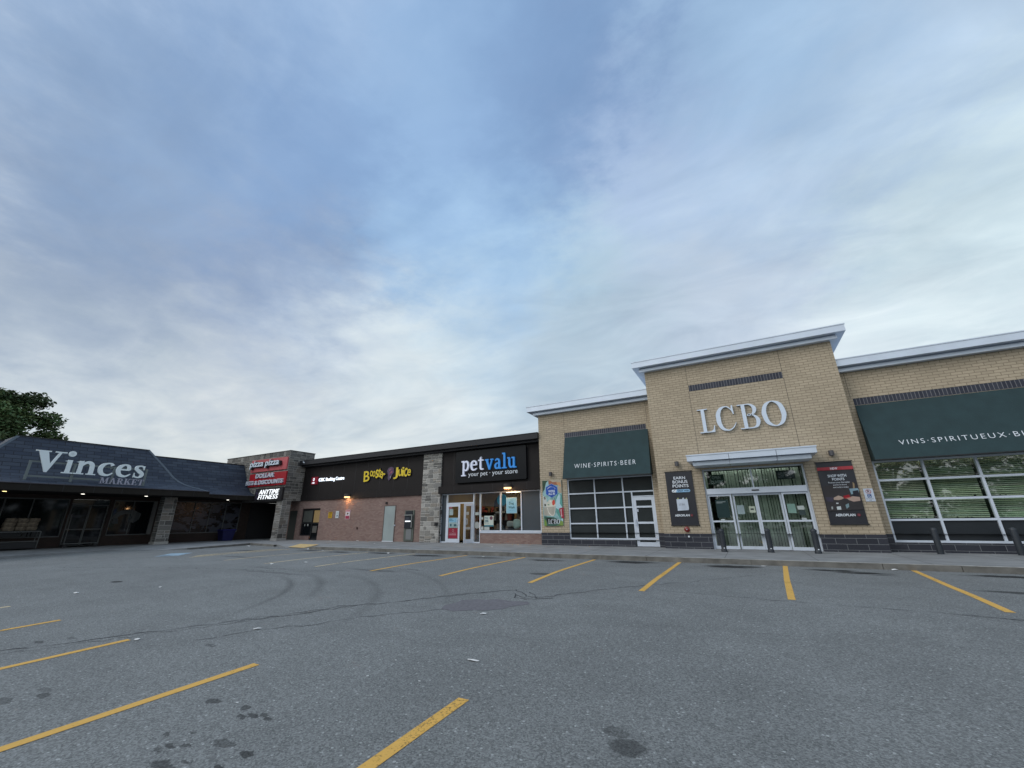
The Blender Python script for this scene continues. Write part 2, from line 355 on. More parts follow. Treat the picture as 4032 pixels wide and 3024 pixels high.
def poly(mb, fr, pts, d0, d1, side=True):
    if sum(a[0]*b[1]-b[0]*a[1] for a, b in zip(pts, pts[1:]+pts[:1])) < 0: pts = pts[::-1]
    mb.face([fr.p(a, b, d1) for a, b in pts])
    if side:
        n = len(pts)
        for i in range(n): j = (i+1) % n; mb.face([fr.p(*pts[i], d0), fr.p(*pts[j], d0), fr.p(*pts[j], d1), fr.p(*pts[i], d1)])
def cat(P, closed=False, n=7):
    out = []; m = len(P); rng = range(m if closed else m-1)
    g = lambda i: P[i % m] if closed else P[max(0, min(m-1, i))]
    for i in rng:
        p0, p1, p2, p3 = g(i-1), g(i), g(i+1), g(i+2)
        for k in range(n):
            t = k/n; out.append(tuple(.5*((2*p1[c])+(-p0[c]+p2[c])*t+(2*p0[c]-5*p1[c]+4*p2[c]-p3[c])*t*t+(-p0[c]+3*p1[c]-3*p2[c]+p3[c])*t**3) for c in range(3)))
    if not closed: out.append(tuple(P[-1]))
    return out
def ribbon(mb, fr, P, d0, d1, closed=False, smooth=True, sx=1., sy=1., ox=0., oy=0.):
    Q = cat(P, closed) if smooth else [tuple(p) for p in P]
    Q = [(ox+x*sx, oy+y*sy, w_) for x, y, w_ in Q]; m = len(Q); Lp = []; Rp = []
    for i in range(m):
        a = Q[(i-1) % m] if closed or i else Q[i]; b = Q[(i+1) % m] if closed or i < m-1 else Q[i]
        tx, ty = b[0]-a[0], b[1]-a[1]; l = math.hypot(tx, ty) or 1; nx, ny = -ty/l, tx/l; w_ = max(Q[i][2], .002)/2
        Lp.append((Q[i][0]+nx*w_, Q[i][1]+ny*w_)); Rp.append((Q[i][0]-nx*w_, Q[i][1]-ny*w_))
    for i in range(m if closed else m-1):
        j = (i+1) % m
        mb.face([fr.p(*Rp[i], d1), fr.p(*Rp[j], d1), fr.p(*Lp[j], d1), fr.p(*Lp[i], d1)])
        mb.face([fr.p(*Lp[i], d0), fr.p(*Lp[i], d1), fr.p(*Lp[j], d1), fr.p(*Lp[j], d0)])
        mb.face([fr.p(*Rp[i], d0), fr.p(*Rp[j], d0), fr.p(*Rp[j], d1), fr.p(*Rp[i], d1)])
    if not closed:
        for i in (0, m-1): mb.face([fr.p(*Lp[i], d0), fr.p(*Rp[i], d0), fr.p(*Rp[i], d1), fr.p(*Lp[i], d1)])
# serif glyphs in a unit box (w given), x-height letters have h = 1.  ('P', pts) polygon, ('R', pts, closed) ribbon
def rect(a, b, c, d): return ('P', [(a, c), (b, c), (b, d), (a, d)])
G = {
 'L': (.58, [rect(.13,.255,.0,1), rect(0,.37,.965,1), rect(0,.54,0,.035), ('P', [(.40,.03),(.54,.03),(.56,.27),(.53,.27),(.50,.12)])]),
 'C': (.68, [('R', [(.62,.66,.02),(.58,.80,.04),(.47,.94,.045),(.36,.975,.05),(.20,.90,.13),(.10,.70,.18),(.09,.50,.195),(.10,.32,.18),(.19,.11,.13),(.36,.025,.05),(.50,.07,.045),(.60,.18,.035),(.66,.30,.02)], False), ('P', [(.585,1),(.63,1),(.635,.64),(.605,.64),(.56,.84)])]),
 'B': (.70, [rect(.13,.255,0,1), rect(0,.42,.965,1), rect(0,.42,0,.035), ('R', [(.36,.982,.035),(.47,.94,.08),(.56,.80,.155),(.53,.64,.13),(.44,.555,.04),(.34,.51,.025),(.30,.54,.025),(.34,.58,.025),(.44,.55,.035),(.56,.45,.10),(.62,.28,.165),(.56,.09,.12),(.44,.025,.05),(.36,.018,.035)], False)]),
 'O': (.76, [('R', [(.38,.975,.04),(.18,.87,.13),(.09,.66,.17),(.08,.46,.185),(.16,.16,.15),(.38,.025,.04),(.58,.13,.13),(.67,.34,.17),(.68,.54,.185),(.60,.84,.15)], True)]),
}
def glyph(mb, fr, g, a0, a1, b0, b1, d0, d1):
    wd, items = G[g]; sx = (a1-a0)/wd; sy = (b1-b0)
    for k, it in enumerate(items):
        dd = d1+k*.0006
        if it[0] == 'P': poly(mb, fr, [(a0+x*sx, b0+y*sy) for x, y in it[1]], d0, dd)
        else: ribbon(mb, fr, [(a0+x*sx, b0+y*sy, w_*(sx+sy)/2*.84) for x, y, w_ in it[1]], d0, dd, it[2])
def lcbo(mb, fr, a0, a1, b0, b1, d0, d1):
    k = (a1-a0)/3.22
    for g, l, r, bt, tp in (('L',0,.63,.01,.99),('C',.69,1.44,0,1.01),('B',1.55,2.31,.01,.99),('O',2.39,3.22,-.005,1.0)):
        glyph(mb, fr, g, a0+l*k, a0+r*k, b0+bt*(b1-b0), b0+tp*(b1-b0), d0, d1)

# ================================================================= GROUND
def gz(x, y):
    if y >= 11: return 0.
    if y < 1: return -.21*((10/8)**1.3)
    return -.21*((11-y)/8)**1.3
SZ = .13
def asphalt():
    m = bpy.data.materials.new('asphalt'); m.use_nodes = True; nt = m.node_tree; b = nt.nodes['Principled BSDF']; NN = nt.nodes; LL = nt.links
    K = dict(NN=NN, LL=LL)
    t = NN.new('ShaderNodeTexCoord').outputs['Object']
    def noise(sc, det, ro=.5, vec=t):
        n = NN.new('ShaderNodeTexNoise'); n.inputs['Scale'].default_value = sc; n.inputs['Detail'].default_value = det; n.inputs['Roughness'].default_value = ro; LL.new(vec, n.inputs['Vector']); return n
    wn = noise(2.2, 5, .6); wv = vmth('ADD', t, vmth('SCALE', vmth('SUBTRACT', wn.outputs['Color'], (.5,.5,.5), **K), s=.55, **K), **K)
    wn2 = noise(11, 4, .6); wv2 = vmth('ADD', t, vmth('SCALE', vmth('SUBTRACT', wn2.outputs['Color'], (.5,.5,.5), **K), s=.12, **K), **K)
    big = noise(.16, 5, .6).outputs[0]; mid = noise(1.1, 6, .62).outputs[0]; streak = noise(.5, 5, .6, vmth('MULTIPLY', t, (1, 3.5, 1), **K)).outputs[0]
    v = NN.new('ShaderNodeTexVoronoi'); v.inputs['Scale'].default_value = 80; LL.new(t, v.inputs['Vector'])
    v2 = NN.new('ShaderNodeTexVoronoi'); v2.inputs['Scale'].default_value = 28; LL.new(t, v2.inputs['Vector'])
    sv = NN.new('ShaderNodeSeparateColor'); LL.new(v.outputs['Color'], sv.inputs[0]); sv2 = NN.new('ShaderNodeSeparateColor'); LL.new(v2.outputs['Color'], sv2.inputs[0])
    fine = noise(160, 3, .7).outputs[0]
    k = mth('MULTIPLY_ADD', mth('SUBTRACT', big, .5, **K), .55, 1.0, **K)
    k = mth('MULTIPLY', k, mth('MULTIPLY_ADD', mth('SUBTRACT', mid, .5, **K), .42, 1.0, **K), **K)
    k = mth('MULTIPLY', k, mth('MULTIPLY_ADD', mth('SUBTRACT', streak, .5, **K), .30, 1.0, **K), **K)
    k = mth('MULTIPLY', k, mth('MULTIPLY_ADD', mth('SUBTRACT', sv.outputs[0], .5, **K), .8, 1.0, **K), **K)
    k = mth('MULTIPLY', k, mth('MULTIPLY_ADD', mth('SUBTRACT', fine, .5, **K), 1.2, 1.0, **K), **K)
    # sparse pale aggregate
    pale = mth('MULTIPLY', mth('GREATER_THAN', sv2.outputs[1], .90, **K), mth('LESS_THAN', v2.outputs['Distance'], .30, **K), **K)
    k = mth('ADD', k, mth('MULTIPLY', pale, .95, **K), **K)
    # stains of their own shape: (x, y, rx, ry, strength, fine warp)
    ST = [(-14.5,14.15,.8,.25,.5),(-11.6,13.8,.9,.22,.5),(-8.8,13.9,.8,.2,.35),(-6.3,13.8,.7,.2,.45),(-3.5,14.2,.8,.25,.5),(-.7,13.95,.6,.30,.65),(-.2,14.1,.4,.15,.5),
      (1.7,14.0,.55,.14,.6),(2.24,13.6,.6,.16,.6),(2.6,13.3,.25,.08,.6),(4.9,14.0,.8,.18,.5),(4.1,11.3,.7,.13,.4),(-17,13.9,.8,.2,.5),(-4.92,10.44,.30,.18,.6),(-19.5,14.2,.9,.2,.45),(-22.5,13.0,1.2,.2,.35),
      (-6.52,1.68,.16,.07,.5),(-6.33,1.91,.11,.05,.6),(-6.51,1.97,.12,.05,.4),(-4.58,2.57,.10,.05,.7),(-4.17,2.63,.06,.05,.65),(-4.03,2.51,.07,.03,.75),(-3.97,2.57,.09,.035,.75),(-3.88,2.62,.05,.03,.7),(-3.79,2.59,.06,.03,.75),
      (-4.29,2.09,.05,.03,.65),(-4.11,2.19,.04,.03,.65),(-4.06,2.02,.07,.03,.75),(-3.96,2.07,.06,.03,.7),(-4.07,1.95,.07,.03,.55),(-3.72,2.22,.14,.06,.55),(-3.42,2.21,.07,.04,.85),(-3.41,2.03,.07,.035,.85),
      (-3.80,1.87,.16,.06,.7),(-3.70,1.96,.07,.02,.55),(-9.03,2.50,.14,.05,.6),(-8.84,2.78,.12,.04,.45),(-6.49,3.46,.14,.05,.5),(-1.0,3.45,.15,.13,.65),(-1.12,3.62,.12,.08,.4),
      (-15.22,5.37,.22,.10,.9),(-17.2,3.1,.25,.10,.8),(-12.5,8.0,1.6,.12,.35),(-13.6,8.6,1.0,.08,.4),(-9.8,9.4,1.1,.14,.4),(-9.0,9.9,.7,.06,.5),(-18.5,10.5,1.6,.22,.4)]
    dark = None
    for i, (x, y, rx, ry, s) in enumerate(ST):
        if rx > .3 and y > 11: s, ry = min(1, s*1.9), ry*1.35
        if y < 4 and rx < .2: rx, ry, s = rx*.82, ry*.78, s*.9
        src = wv if rx > .3 else wv2
        d = vmth('LENGTH', vmth('MULTIPLY', vmth('SUBTRACT', src, (x, y, 0), **K), (1/rx, 1/ry, 0), **K), **K)
        q = mth('MULTIPLY', mth('SUBTRACT', 1.15, d, clamp=False, **K), 1.8 if rx > .3 else 4.5, clamp=True, **K)
        q = mth('MULTIPLY', q, s, **K); dark = q if dark is None else mth('MAXIMUM', dark, q, **K)
    blot = mth('MULTIPLY_ADD', mid, 1.3, .45, clamp=True, **K)
    dark = mth('MULTIPLY', dark, blot, **K)
    # tyre marks: arcs (cx, cy, r, width, xmin, strength)
    for (x, y, r, wd, lo, hi, s) in [(-12.9,2.6,5.2,.13,-11.9,-7.6,.40),(-13.1,2.2,6.3,.15,-11.6,-7.5,.32),(-11.2,2.7,5.9,.16,-9.6,-5.3,.26),(-11.2,2.7,7.3,.12,-9.6,-4.6,.18)]:
        d = mth('ABSOLUTE', mth('SUBTRACT', vmth('LENGTH', vmth('MULTIPLY', vmth('SUBTRACT', wv2, (x, y, 0), **K), (1, 1, 0), **K), **K), r, **K), **K)
        q = mth('MULTIPLY', mth('SUBTRACT', 1.0, mth('DIVIDE', d, wd, **K), clamp=True, **K), s, **K)
        sx = NN.new('ShaderNodeSeparateXYZ'); LL.new(t, sx.inputs[0])
        q = mth('MULTIPLY', q, mth('MULTIPLY', mth('MULTIPLY', mth('SUBTRACT', sx.outputs[0], lo, **K), .7, clamp=True, **K), mth('MULTIPLY', mth('SUBTRACT', hi, sx.outputs[0], **K), .7, clamp=True, **K), **K), **K)
        q = mth('MULTIPLY', q, mth('GREATER_THAN', sx.outputs[1], y, **K), **K)
        dark = mth('MAXIMUM', dark, q, **K)
    k = mth('MULTIPLY', k, mth('SUBTRACT', 1.0, mth('MULTIPLY', dark, .93, **K), **K), **K)
    LL.new(vmth('SCALE', (.180,.187,.181), s=k, **K), b.inputs['Base Color'])
    b.inputs['Roughness'].default_value = .82; b.inputs['Specular IOR Level'].default_value = .35
    bp = NN.new('ShaderNodeBump'); bp.inputs['Strength'].default_value = .55; bp.inputs['Distance'].default_value = .008
    LL.new(mth('ADD', sv.outputs[0], mth('MULTIPLY', fine, 1.5, **K), **K), bp.inputs['Height']); LL.new(bp.outputs[0], b.inputs['Normal'])
    return m
M_ASPH = asphalt()
g = MB(); ys = [-400,-60,-10,1]+[1+.5*i for i in range(1, 21)]+[20, 60, 400]
for a, b in zip(ys[:-1], ys[1:]):
    for c, d in zip([-400,-60,-20,20,60], [-60,-20,20,60,400]):
        g.face([(c,a,gz(c,a)), (d,a,gz(d,a)), (d,b,gz(d,b)), (c,b,gz(c,b))])
struct('ground', g, M_ASPH, smooth=True)

# sidewalk: a slab with a kerb face, flush with the asphalt at the ramp and in front of the market
KY = 14.85
OUT = [(45,KY,SZ),(-20.3,KY,SZ),(-20.85,KY+.05,.03),(-22.9,15.15,.03),(-24.0,15.6,.09),(-24.6,15.75,.11),(-28.2,16.35,.12),(-27.6,14.2,.11),(-27.0,12.3,.09),(-27.6,11.6,.02),
       (-29.6,10.9,.012),(-31.1,10.0,.012),(-31.0,8.6,.012),(-30.4,6.6,.012),(-29.8,3,.012),(-29.2,-30,.012),(-60,-30,SZ),(-60,45,SZ),(45,45,SZ)]
ins = [(-20.2,16.2,SZ),(-22.2,16.3,SZ),(-24.2,16.6,SZ),(-28.9,17,SZ),(-29.2,14.5,SZ),(-28.9,13,SZ),(-32.6,12,SZ),(-32.6,9,SZ),(-32.3,6,SZ),(-32.3,2,SZ),(-32.3,-28,SZ),(0,18,SZ),(10,18,SZ),(-10,18,SZ)]
allv = OUT+ins; n = len(OUT)
r = delaunay_2d_cdt([Vector(p[:2]) for p in allv], [(i, (i+1) % n) for i in range(n)], [list(range(n))], 1, 1e-5)
s = MB()
zof = {(round(p[0],3), round(p[1],3)): p[2] for p in allv}
for f in r[2]:
    s.face([(r[0][i].x, r[0][i].y, zof.get((round(r[0][i].x,3), round(r[0][i].y,3)), SZ)) for i in f])
for a, b in zip(OUT[:15], OUT[1:16]):
    s.face([(b[0],b[1],-.3), (a[0],a[1],-.3), a, b])
sw = struct('sidewalk', s, M_CONC)
# kerb stones along the lot, each run between joints
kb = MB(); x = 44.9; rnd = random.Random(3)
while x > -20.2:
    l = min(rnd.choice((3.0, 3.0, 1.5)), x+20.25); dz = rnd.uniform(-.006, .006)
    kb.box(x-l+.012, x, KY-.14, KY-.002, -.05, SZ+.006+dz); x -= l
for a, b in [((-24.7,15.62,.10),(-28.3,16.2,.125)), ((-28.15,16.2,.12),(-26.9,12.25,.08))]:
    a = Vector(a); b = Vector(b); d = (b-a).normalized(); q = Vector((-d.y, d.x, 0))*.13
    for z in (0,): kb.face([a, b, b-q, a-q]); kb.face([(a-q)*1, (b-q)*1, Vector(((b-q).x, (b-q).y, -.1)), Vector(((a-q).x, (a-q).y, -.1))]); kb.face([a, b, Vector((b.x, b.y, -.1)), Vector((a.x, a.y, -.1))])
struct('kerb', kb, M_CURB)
kt = MB(); kt.box(-20.2,44.9,KY-.135,KY-.004,SZ+.010,SZ+.016); struct('kerb_lit_top', kt, mat('kerb_lit', (.33,.325,.30), .9, noise=.35, nscale=4))  # pale strip painting in the lit top of the kerb
# joints in the sidewalk
jn = MB(); x = 40.
while x > -20: jn.box(x-.008, x+.008, KY+.02, 19.0, SZ, SZ+.002); x -= 2.4
struct('sidewalk_joint', jn, mat('joint', (.10,.10,.10), .9))
t = MB(); t.face([(-22.55,15.08,.052), (-20.95,14.93,.052), (-21.25,16.05,.15), (-23.15,16.2,.15)])
struct('tactile_strip', t, M_TACT)

# painted stall lines
def pmat(name, col, fade, sc=9.):
    m = bpy.data.materials.new(name); m.use_nodes = True; NN = m.node_tree.nodes; LL = m.node_tree.links; b = NN['Principled BSDF']
    b.inputs['Base Color'].default_value = (*col, 1); b.inputs['Roughness'].default_value = .8
    t = NN.new('ShaderNodeTexCoord'); n = NN.new('ShaderNodeTexNoise'); n.inputs['Scale'].default_value = sc; n.inputs['Detail'].default_value = 8; n.inputs['Roughness'].default_value = .75; LL.new(t.outputs['Object'], n.inputs['Vector'])
    n2 = NN.new('ShaderNodeTexNoise'); n2.inputs['Scale'].default_value = 1.1; LL.new(t.outputs['Object'], n2.inputs['Vector'])
    a = mth('MULTIPLY_ADD', mth('ADD', n.outputs[0], mth('MULTIPLY', n2.outputs[0], .6, NN=NN, LL=LL), NN=NN, LL=LL), 7., -7.*fade, clamp=True, NN=NN, LL=LL)
    LL.new(a, b.inputs['Alpha'])
    r_ = mth('MULTIPLY_ADD', n.outputs[0], .5, .75, NN=NN, LL=LL); LL.new(vmth('SCALE', col, s=r_, NN=NN, LL=LL), b.inputs['Base Color'])
    return m
P_YEL = pmat('line_paint', (.62,.36,.075), .575, 34.); P_FADE = pmat('worn_line_paint', (.56,.46,.28), .62); P_BLUE = pmat('worn_blue_paint', (.27,.38,.46), .62)
def line(name, pts, wd, m, seg=.5, lift=.004):
    mb = MB()
    for a, b in zip(pts[:-1], pts[1:]):
        a = Vector(a); b = Vector(b); d = (b-a); n_ = max(1, int(d.length/seg)); q = Vector((-d.y, d.x)).normalized()*wd/2
        for i in range(n_):
            p = a+d*i/n_; e = a+d*(i+1)/n_
            mb.face([(v.x, v.y, gz(v.x, v.y)+lift) for v in (p-q, p+q, e+q, e-q)][::-1])
    return struct(name, mb, m)
FAR = [(.741,15.0-.25,.453,9.14),(3.49,14.7,3.135,9.28),(-2.08,14.7,-2.06,9.0),(-4.82,14.6,-4.57,9.08),(-7.49,14.55,-7.235,9.19),(-10.1,14.5,-9.83,9.26),(6.2,14.7,5.85,9.3),(8.9,14.7,8.6,9.3)]
for x0, y0, x1, y1 in FAR:
    mid = ((x0*.45+x1*.55)+.05*random.uniform(-1, 1), (y0*.45+y1*.55))
    line('parking_line', [(x0,y0), mid, (x1,y1)], .115, P_YEL)
for x0, y0, x1, y1 in [(-12.75,14.4,-12.46,9.36),(-15.43,14.3,-15.12,9.31),(-18.24,14.59,-17.95,9.45)]: line('parking_line', [(x0,y0), (x1,y1)], .11, P_FADE)
for x0, x1, y0, m in [(-2.49,-2.51,3.58,P_YEL),(-5.18,-5.25,3.30,P_YEL),(-7.89,-7.95,3.10,P_YEL),(-10.57,-10.5,3.11,P_YEL),(-13.3,-13.3,3.1,P_FADE),(.35,.35,3.2,None)]:
    if m: line('parking_line', [(x0,y0), (x1,y0-5.4)], .115, m)
for k in range(4): line('hatch_line', [(-21.4-.35*k,14.4-.1*k), (-20.9-.25*k,9.6+.2*k)], .10, P_FADE)
line('blue_bay_paint', [(-24.1,10.7), (-22.9,9.6)], .9, P_BLUE, lift=.005)
# cracks and seams
cr = MB(); rnd = random.Random(11)
def crack(pts, wd, jit=.05, step=.14):
    prev = None
    for a, b in zip(pts[:-1], pts[1:]):
        a = Vector(a); b = Vector(b); d = b-a; n_ = max(2, int(d.length/step))
        for i in range(n_+1):
            p = a+d*i/n_; q = Vector((-d.y, d.x)).normalized(); p = p+q*rnd.uniform(-jit, jit); w_ = wd*rnd.uniform(.2, 1.2)
            if prev and (p-prev[0]).length > .01:
                pp, pw = prev; cr.face([(v.x, v.y, gz(v.x, v.y)+.0035) for v in (pp-q*pw/2, p-q*w_/2, p+q*w_/2, pp+q*pw/2)])
            prev = (p, w_)
crack([(-9.6,1.2),(-8.79,2.33),(-8.19,3.25),(-7.83,3.77),(-7.47,4.33),(-6.88,5.09),(-6.79,5.67),(-6.15,6.21),(-5.70,6.82),(-5.22,7.48),(-4.46,8.25)], .028)
crack([(-7.5,4.4),(-7.1,5.0),(-6.7,5.5),(-6.5,5.9)], .02, .07)
crack([(-4.46,8.25),(-3.94,7.69),(-3.67,7.69),(-3.17,8.42),(-2.55,9.23),(-1.2,10.6),(.2,12.5)], .022)
crack([(-4.3,7.9),(-4.1,7.5),(-3.8,7.45)], .03, .03); crack([(-4.1,8.1),(-3.9,7.9),(-3.7,7.6),(-3.4,7.7)], .025, .03); crack([(-4.2,7.75),(-3.9,7.55),(-3.6,7.5)], .02, .02)
crack([(-7.0,3.31),(-6.77,3.76),(-6.41,4.41),(-6.12,4.56),(-5.80,5.18),(-5.30,5.75),(-4.80,6.22)], .016)
crack([(-2.3,9.3),(0,9.0),(2.3,8.9),(4.6,8.6)], .016, .04); crack([(-22,6),(-17,7.6),(-12.5,8.3),(-9.5,9.4)], .03, .08)
crack([(-9.3,1.25),(-8.5,2.45),(-8.0,3.3),(-7.6,3.9),(-7.3,4.4),(-6.75,5.15)], .014, .07)
crack([(-5.9,6.5),(-5.3,7.3),(-4.7,8.1)], .012, .06); crack([(2.3,8.9),(6,8.2),(10,7.9)], .014, .05)
struct('crack', cr, mat('crack', (.035,.037,.04), .9))
pt_ = MB(); pts = [(-4.86,6.24),(-4.98,6.5),(-4.90,6.72),(-4.94,6.95),(-4.72,7.12),(-4.5,7.16),(-4.35,7.30),(-4.05,7.22),(-3.72,7.30),(-3.60,7.12),(-3.80,6.88),(-3.86,6.62),(-4.1,6.42),(-4.3,6.38),(-4.55,6.18)]
pt_.face([(a, b, gz(a, b)+.003) for a, b in pts][::-1]); struct('asphalt_patch', pt_, mat('patch', (.128,.122,.130), .85, noise=.25, nscale=20))

# ================================================================= LIQUOR STORE
T, W = 19.1, 19.7
LB = thing('liquor_store', 'buff brick store with tall central entrance tower and silver cornices', 'building', (0, 24, 0))
TX0, TX1 = -3.17, 4.085
wl = [(-7.67,-3.50,.42,3.25), (-4.54,-3.50,0,2.29)]
wall('y', W, 20.0, -9.165, TX0, .71, 6.98, [(-7.67,-3.50,.71,3.25)]).build('left_wall', M_BUFF, LB)
mb = MB(); mb.face([(-9.165,34,0),(-9.165,20,0),(-9.165,20,6.98),(-9.165,34,6.98)]); mb.build('end_wall', M_BUFF, LB)
RX1 = 11.6
wall('y', W, 20.0, TX1, RX1, .71, 6.98, [(4.41,9.92,.71,3.25)]).build('right_wall', M_BUFF, LB)
mb = wall('y', T, 19.45, TX0, TX1, .71, 8.05, [(-1.34,2.25,.71,3.27)])
for x, sg in ((TX0, -1), (TX1, 1)):
    for y0 in (19.45,):
        q = [(x,21.5,.71),(x,y0,.71),(x,y0,8.05),(x,21.5,8.05)]; mb.face(q if sg < 0 else q[::-1])
mb.face([(TX0,21.5,6.9),(TX1,21.5,6.9),(TX1,21.5,8.05),(TX0,21.5,8.05)])
mb.build('entrance_tower', M_BUFF, LB)
# dark block base, a hair proud of the brick
mb = MB(); e = .015
wall('y', T-e, 19.45, TX0-e, TX1+e, .0, .715, [(-1.34,2.25,0,.715)], mb=mb)
wall('y', W-e, 20.0, -9.165-e, TX0-e, .0, .715, [(-7.67,-3.50,.42,.715),(-4.54,-3.50,0,.42)], mb=mb)
wall('y', W-e, 20.0, TX1+e, RX1+e, .0, .715, [(4.41,9.92,.44,.715)], mb=mb)
for x in (TX0-e, TX1+e): mb.face([(x,19.45,0),(x,19.7,0),(x,19.7,.715),(x,19.45,.715)])
mb.build('base_course', M_BASE, LB)
mb = MB(); mb.box(-7.67,-3.50,W-.012,W+.05,5.37,5.64).box(4.40,9.93,W-.012,W+.05,5.40,5.67).box(-1.33,2.26,T-.012,T+.05,6.74,7.02)
mb.build('soldier_course', M_SOLD, LB)
mb = MB()
for x in (-1.34, 2.275): mb.box(x-.008,x+.008,T-.004,T+.01,3.9,6.74 if abs(x)>0 else 7).box(x-.008,x+.008,T-.004,T+.01,7.02,7.95)
mb.box(-7.69,-7.674,W-.004,W+.01,5.64,6.7).box(-3.43,-3.415,W-.004,W+.01,5.7,6.7).box(4.33,4.345,W-.004,W+.01,5.7,6.7)
mb.build('control_joint', mat('joint_sealant', (.13,.11,.085), .8), LB)
# cornices
def cornice(x0, x1, y, z1, yb, oh=.47, name='cornice', left=True, right=True):
    mb = MB(); l = oh if left else 0; rr = oh if right else 0; l2 = .21 if left else 0; r3 = .21 if right else 0
    mb.box(x0-l, x1+rr, y-oh, yb, z1-.30, z1-.045)                       # main fascia
    mb.box(x0-l-.02*(l>0), x1+rr+.02*(rr>0), y-oh-.02, yb+.02, z1-.04, z1) # drip cap
    mb.box(x0-l2, x1+r3, y-.22, yb-.02, z1-.475, z1-.345)                # lower step
    mb.box(x0-l2+.05, x1+r3-.05, y-.16, yb-.03, z1-.345, z1-.30)
    return mb.build(name, M_SILV, LB)
cornice(TX0, TX1, T, 8.45, 21.9); cornice(-9.165, TX0-.005, W, 7.23, 24, right=False); cornice(TX1+.005, RX1, W, 7.23, 24, left=False)
for a, b in ((-9.165, TX0-.01), (TX1+.01, RX1)):
    mb = MB(); mb.box(a+.1, b-.02, W+.2, 34, 6.6, 6.9, 'y-'); mb.build('flat_roof', M_DARK, LB)
# entrance canopy
mb = MB()
for i, (a, b) in enumerate(((-1.735,-.22),(-.205,1.36),(1.375,2.60))):
    mb.box(a, b, T-1.2, T-.002, 3.50, 3.70)
    mb.box(a+(.18 if i == 0 else 0), b-(.17 if i == 2 else 0), T-1.02, T-.002, 3.33, 3.48)
mb.box(-1.755, 2.62, T-1.22, T-.002, 3.705, 3.755); mb.box(-1.5, 2.38, T-.95, T-.003, 3.48, 3.50)
ca = mb.build('canopy', M_SILV, LB)
mb = MB()
for x in (-1.0, .45, 1.8): mb.cyl((x,T-.55,3.329),(x,T-.55,3.32),.06,n=14)
mb.build('recessed_light', mat('light_lens', (.5,.5,.48), .3), ca)

# left window + door
wn = bars('y', W+.04, W+.14, [(-7.64,.42,3.25),(-6.28,.42,3.25),(-4.90,.42,3.25),(-4.51,.42,2.50)],
   [(.45,-7.61,-6.31),(.45,-6.25,-4.93),(.45,-4.87,-4.54)]+[(z,a,b) for z in (1.13,1.83) for a,b in ((-7.61,-6.31),(-6.25,-4.93),(-4.87,-4.54))]+[(2.53,-7.61,-6.31),(2.53,-6.25,-4.93),(2.53,-4.87,-3.53),(3.22,-7.61,-6.31),(3.22,-6.25,-4.93),(3.22,-4.87,-3.53)], .06)
wn.box(-3.53,-3.50,W+.04,W+.14,.13,3.25).box(-4.48,-3.53,W+.04,W+.14,2.29,2.33)
wn = wn.build('window', M_WHITE, LB); tag(wn, 'grid window of dark panes left of the tower')
pane('y', W+.10, -7.66, -3.51, .43, 3.24).build('pane', M_LWIN, wn)
dr = MB(); x0, x1 = -4.48, -3.53; y0, y1 = W+.05, W+.11
dr.box(x0,x0+.13,y0,y1,.15,2.28).box(x1-.13,x1,y0,y1,.15,2.28)
for a, b in ((2.13,2.28),(1.80,1.88),(1.10,1.19),(.41,.52),(.15,.33)): dr.box(x0+.13,x1-.13,y0,y1,a,b)
dr = dr.build('door', M_WHITE, LB); tag(dr, 'narrow white glazed side door')
pane('y', W+.085, x0+.1, x1-.1, .3, 2.2).build('pane', M_LWIN, dr)
h = MB(); h.box(x0+.03,x0+.07,W-.01,W+.02,1.02,1.30).box(x0+.035,x0+.065,W+.0,W+.05,1.04,1.08).box(x0+.035,x0+.065,W+.0,W+.05,1.24,1.28)
h.build('handle', M_SILV, dr)
h = MB()
for z in (.4,1.2,2.0): h.box(x1-.004,x1+.014,W+.03,W+.05,z,z+.13)
h.box(x0+.15,x0+.20,W+.035,W+.05,1.62,1.74); h.build('hinge', M_WHITE, dr)

# right window
vx = [4.44,5.80,7.17,8.54,9.89]
wn = bars('y', W+.04, W+.14, [(x,.44,3.25) for x in vx], [(z,a+.035,b-.035) for z in (.475,1.18,1.87,2.55,3.22) for a, b in zip(vx[:-1], vx[1:])], .07).build('window', M_WHITE, LB)
tag(wn, 'wide grid window with blinds right of the tower')
pane('y', W+.10, 4.42, 9.91, 1.18, 3.24).build('pane', M_GGREEN, wn)
pane('y', W+.101, 4.42, 9.91, .45, 1.18).build('dark_panel', M_FILM, wn)
bl = MB(); rnd = random.Random(5)
for a, b in zip(vx[:-1], vx[1:]):
    for k in range(32):
        z = 1.26+k*.0625; dy = .022; j = rnd.uniform(-.004, .004)
        bl.col = tuple(x*rnd.uniform(.92, 1.06) for x in (.72,.75,.60))
        bl.face([(a+.06,W+.33-dy,z-.018+j),(b-.06,W+.33-dy,z-.018-j),(b-.06,W+.33+dy,z+.026-j),(a+.06,W+.33+dy,z+.026+j)])
bl.build('blind', M_VC, wn)
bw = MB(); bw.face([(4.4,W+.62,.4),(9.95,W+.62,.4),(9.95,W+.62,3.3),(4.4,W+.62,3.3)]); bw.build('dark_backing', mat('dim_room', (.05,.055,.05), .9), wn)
m_ = MB(); m_.box(4.5,9.85,W+.16,W+.24,3.28,3.31); m_.build('blind_fill_light', mat('blind_fill_glow', (.97,1,.78), .5, emit=26), wn)  # added glowing strip, out of view above the glass, to brighten the blinds
# small dead plants / hooks along the sills
pl = MB()
for k in range(44):
    x = rnd.uniform(4.6, 9.8); z = 1.215 if rnd.random() < .75 else 1.905; r_ = rnd.uniform(.012,.028); pl.cyl((x,W+.26,z+.0),(x+rnd.uniform(-.02,.02),W+.27,z+rnd.uniform(.02,.055)),r_*.4,r_,n=6)
pl.build('blind_clip', M_BLACK, wn)

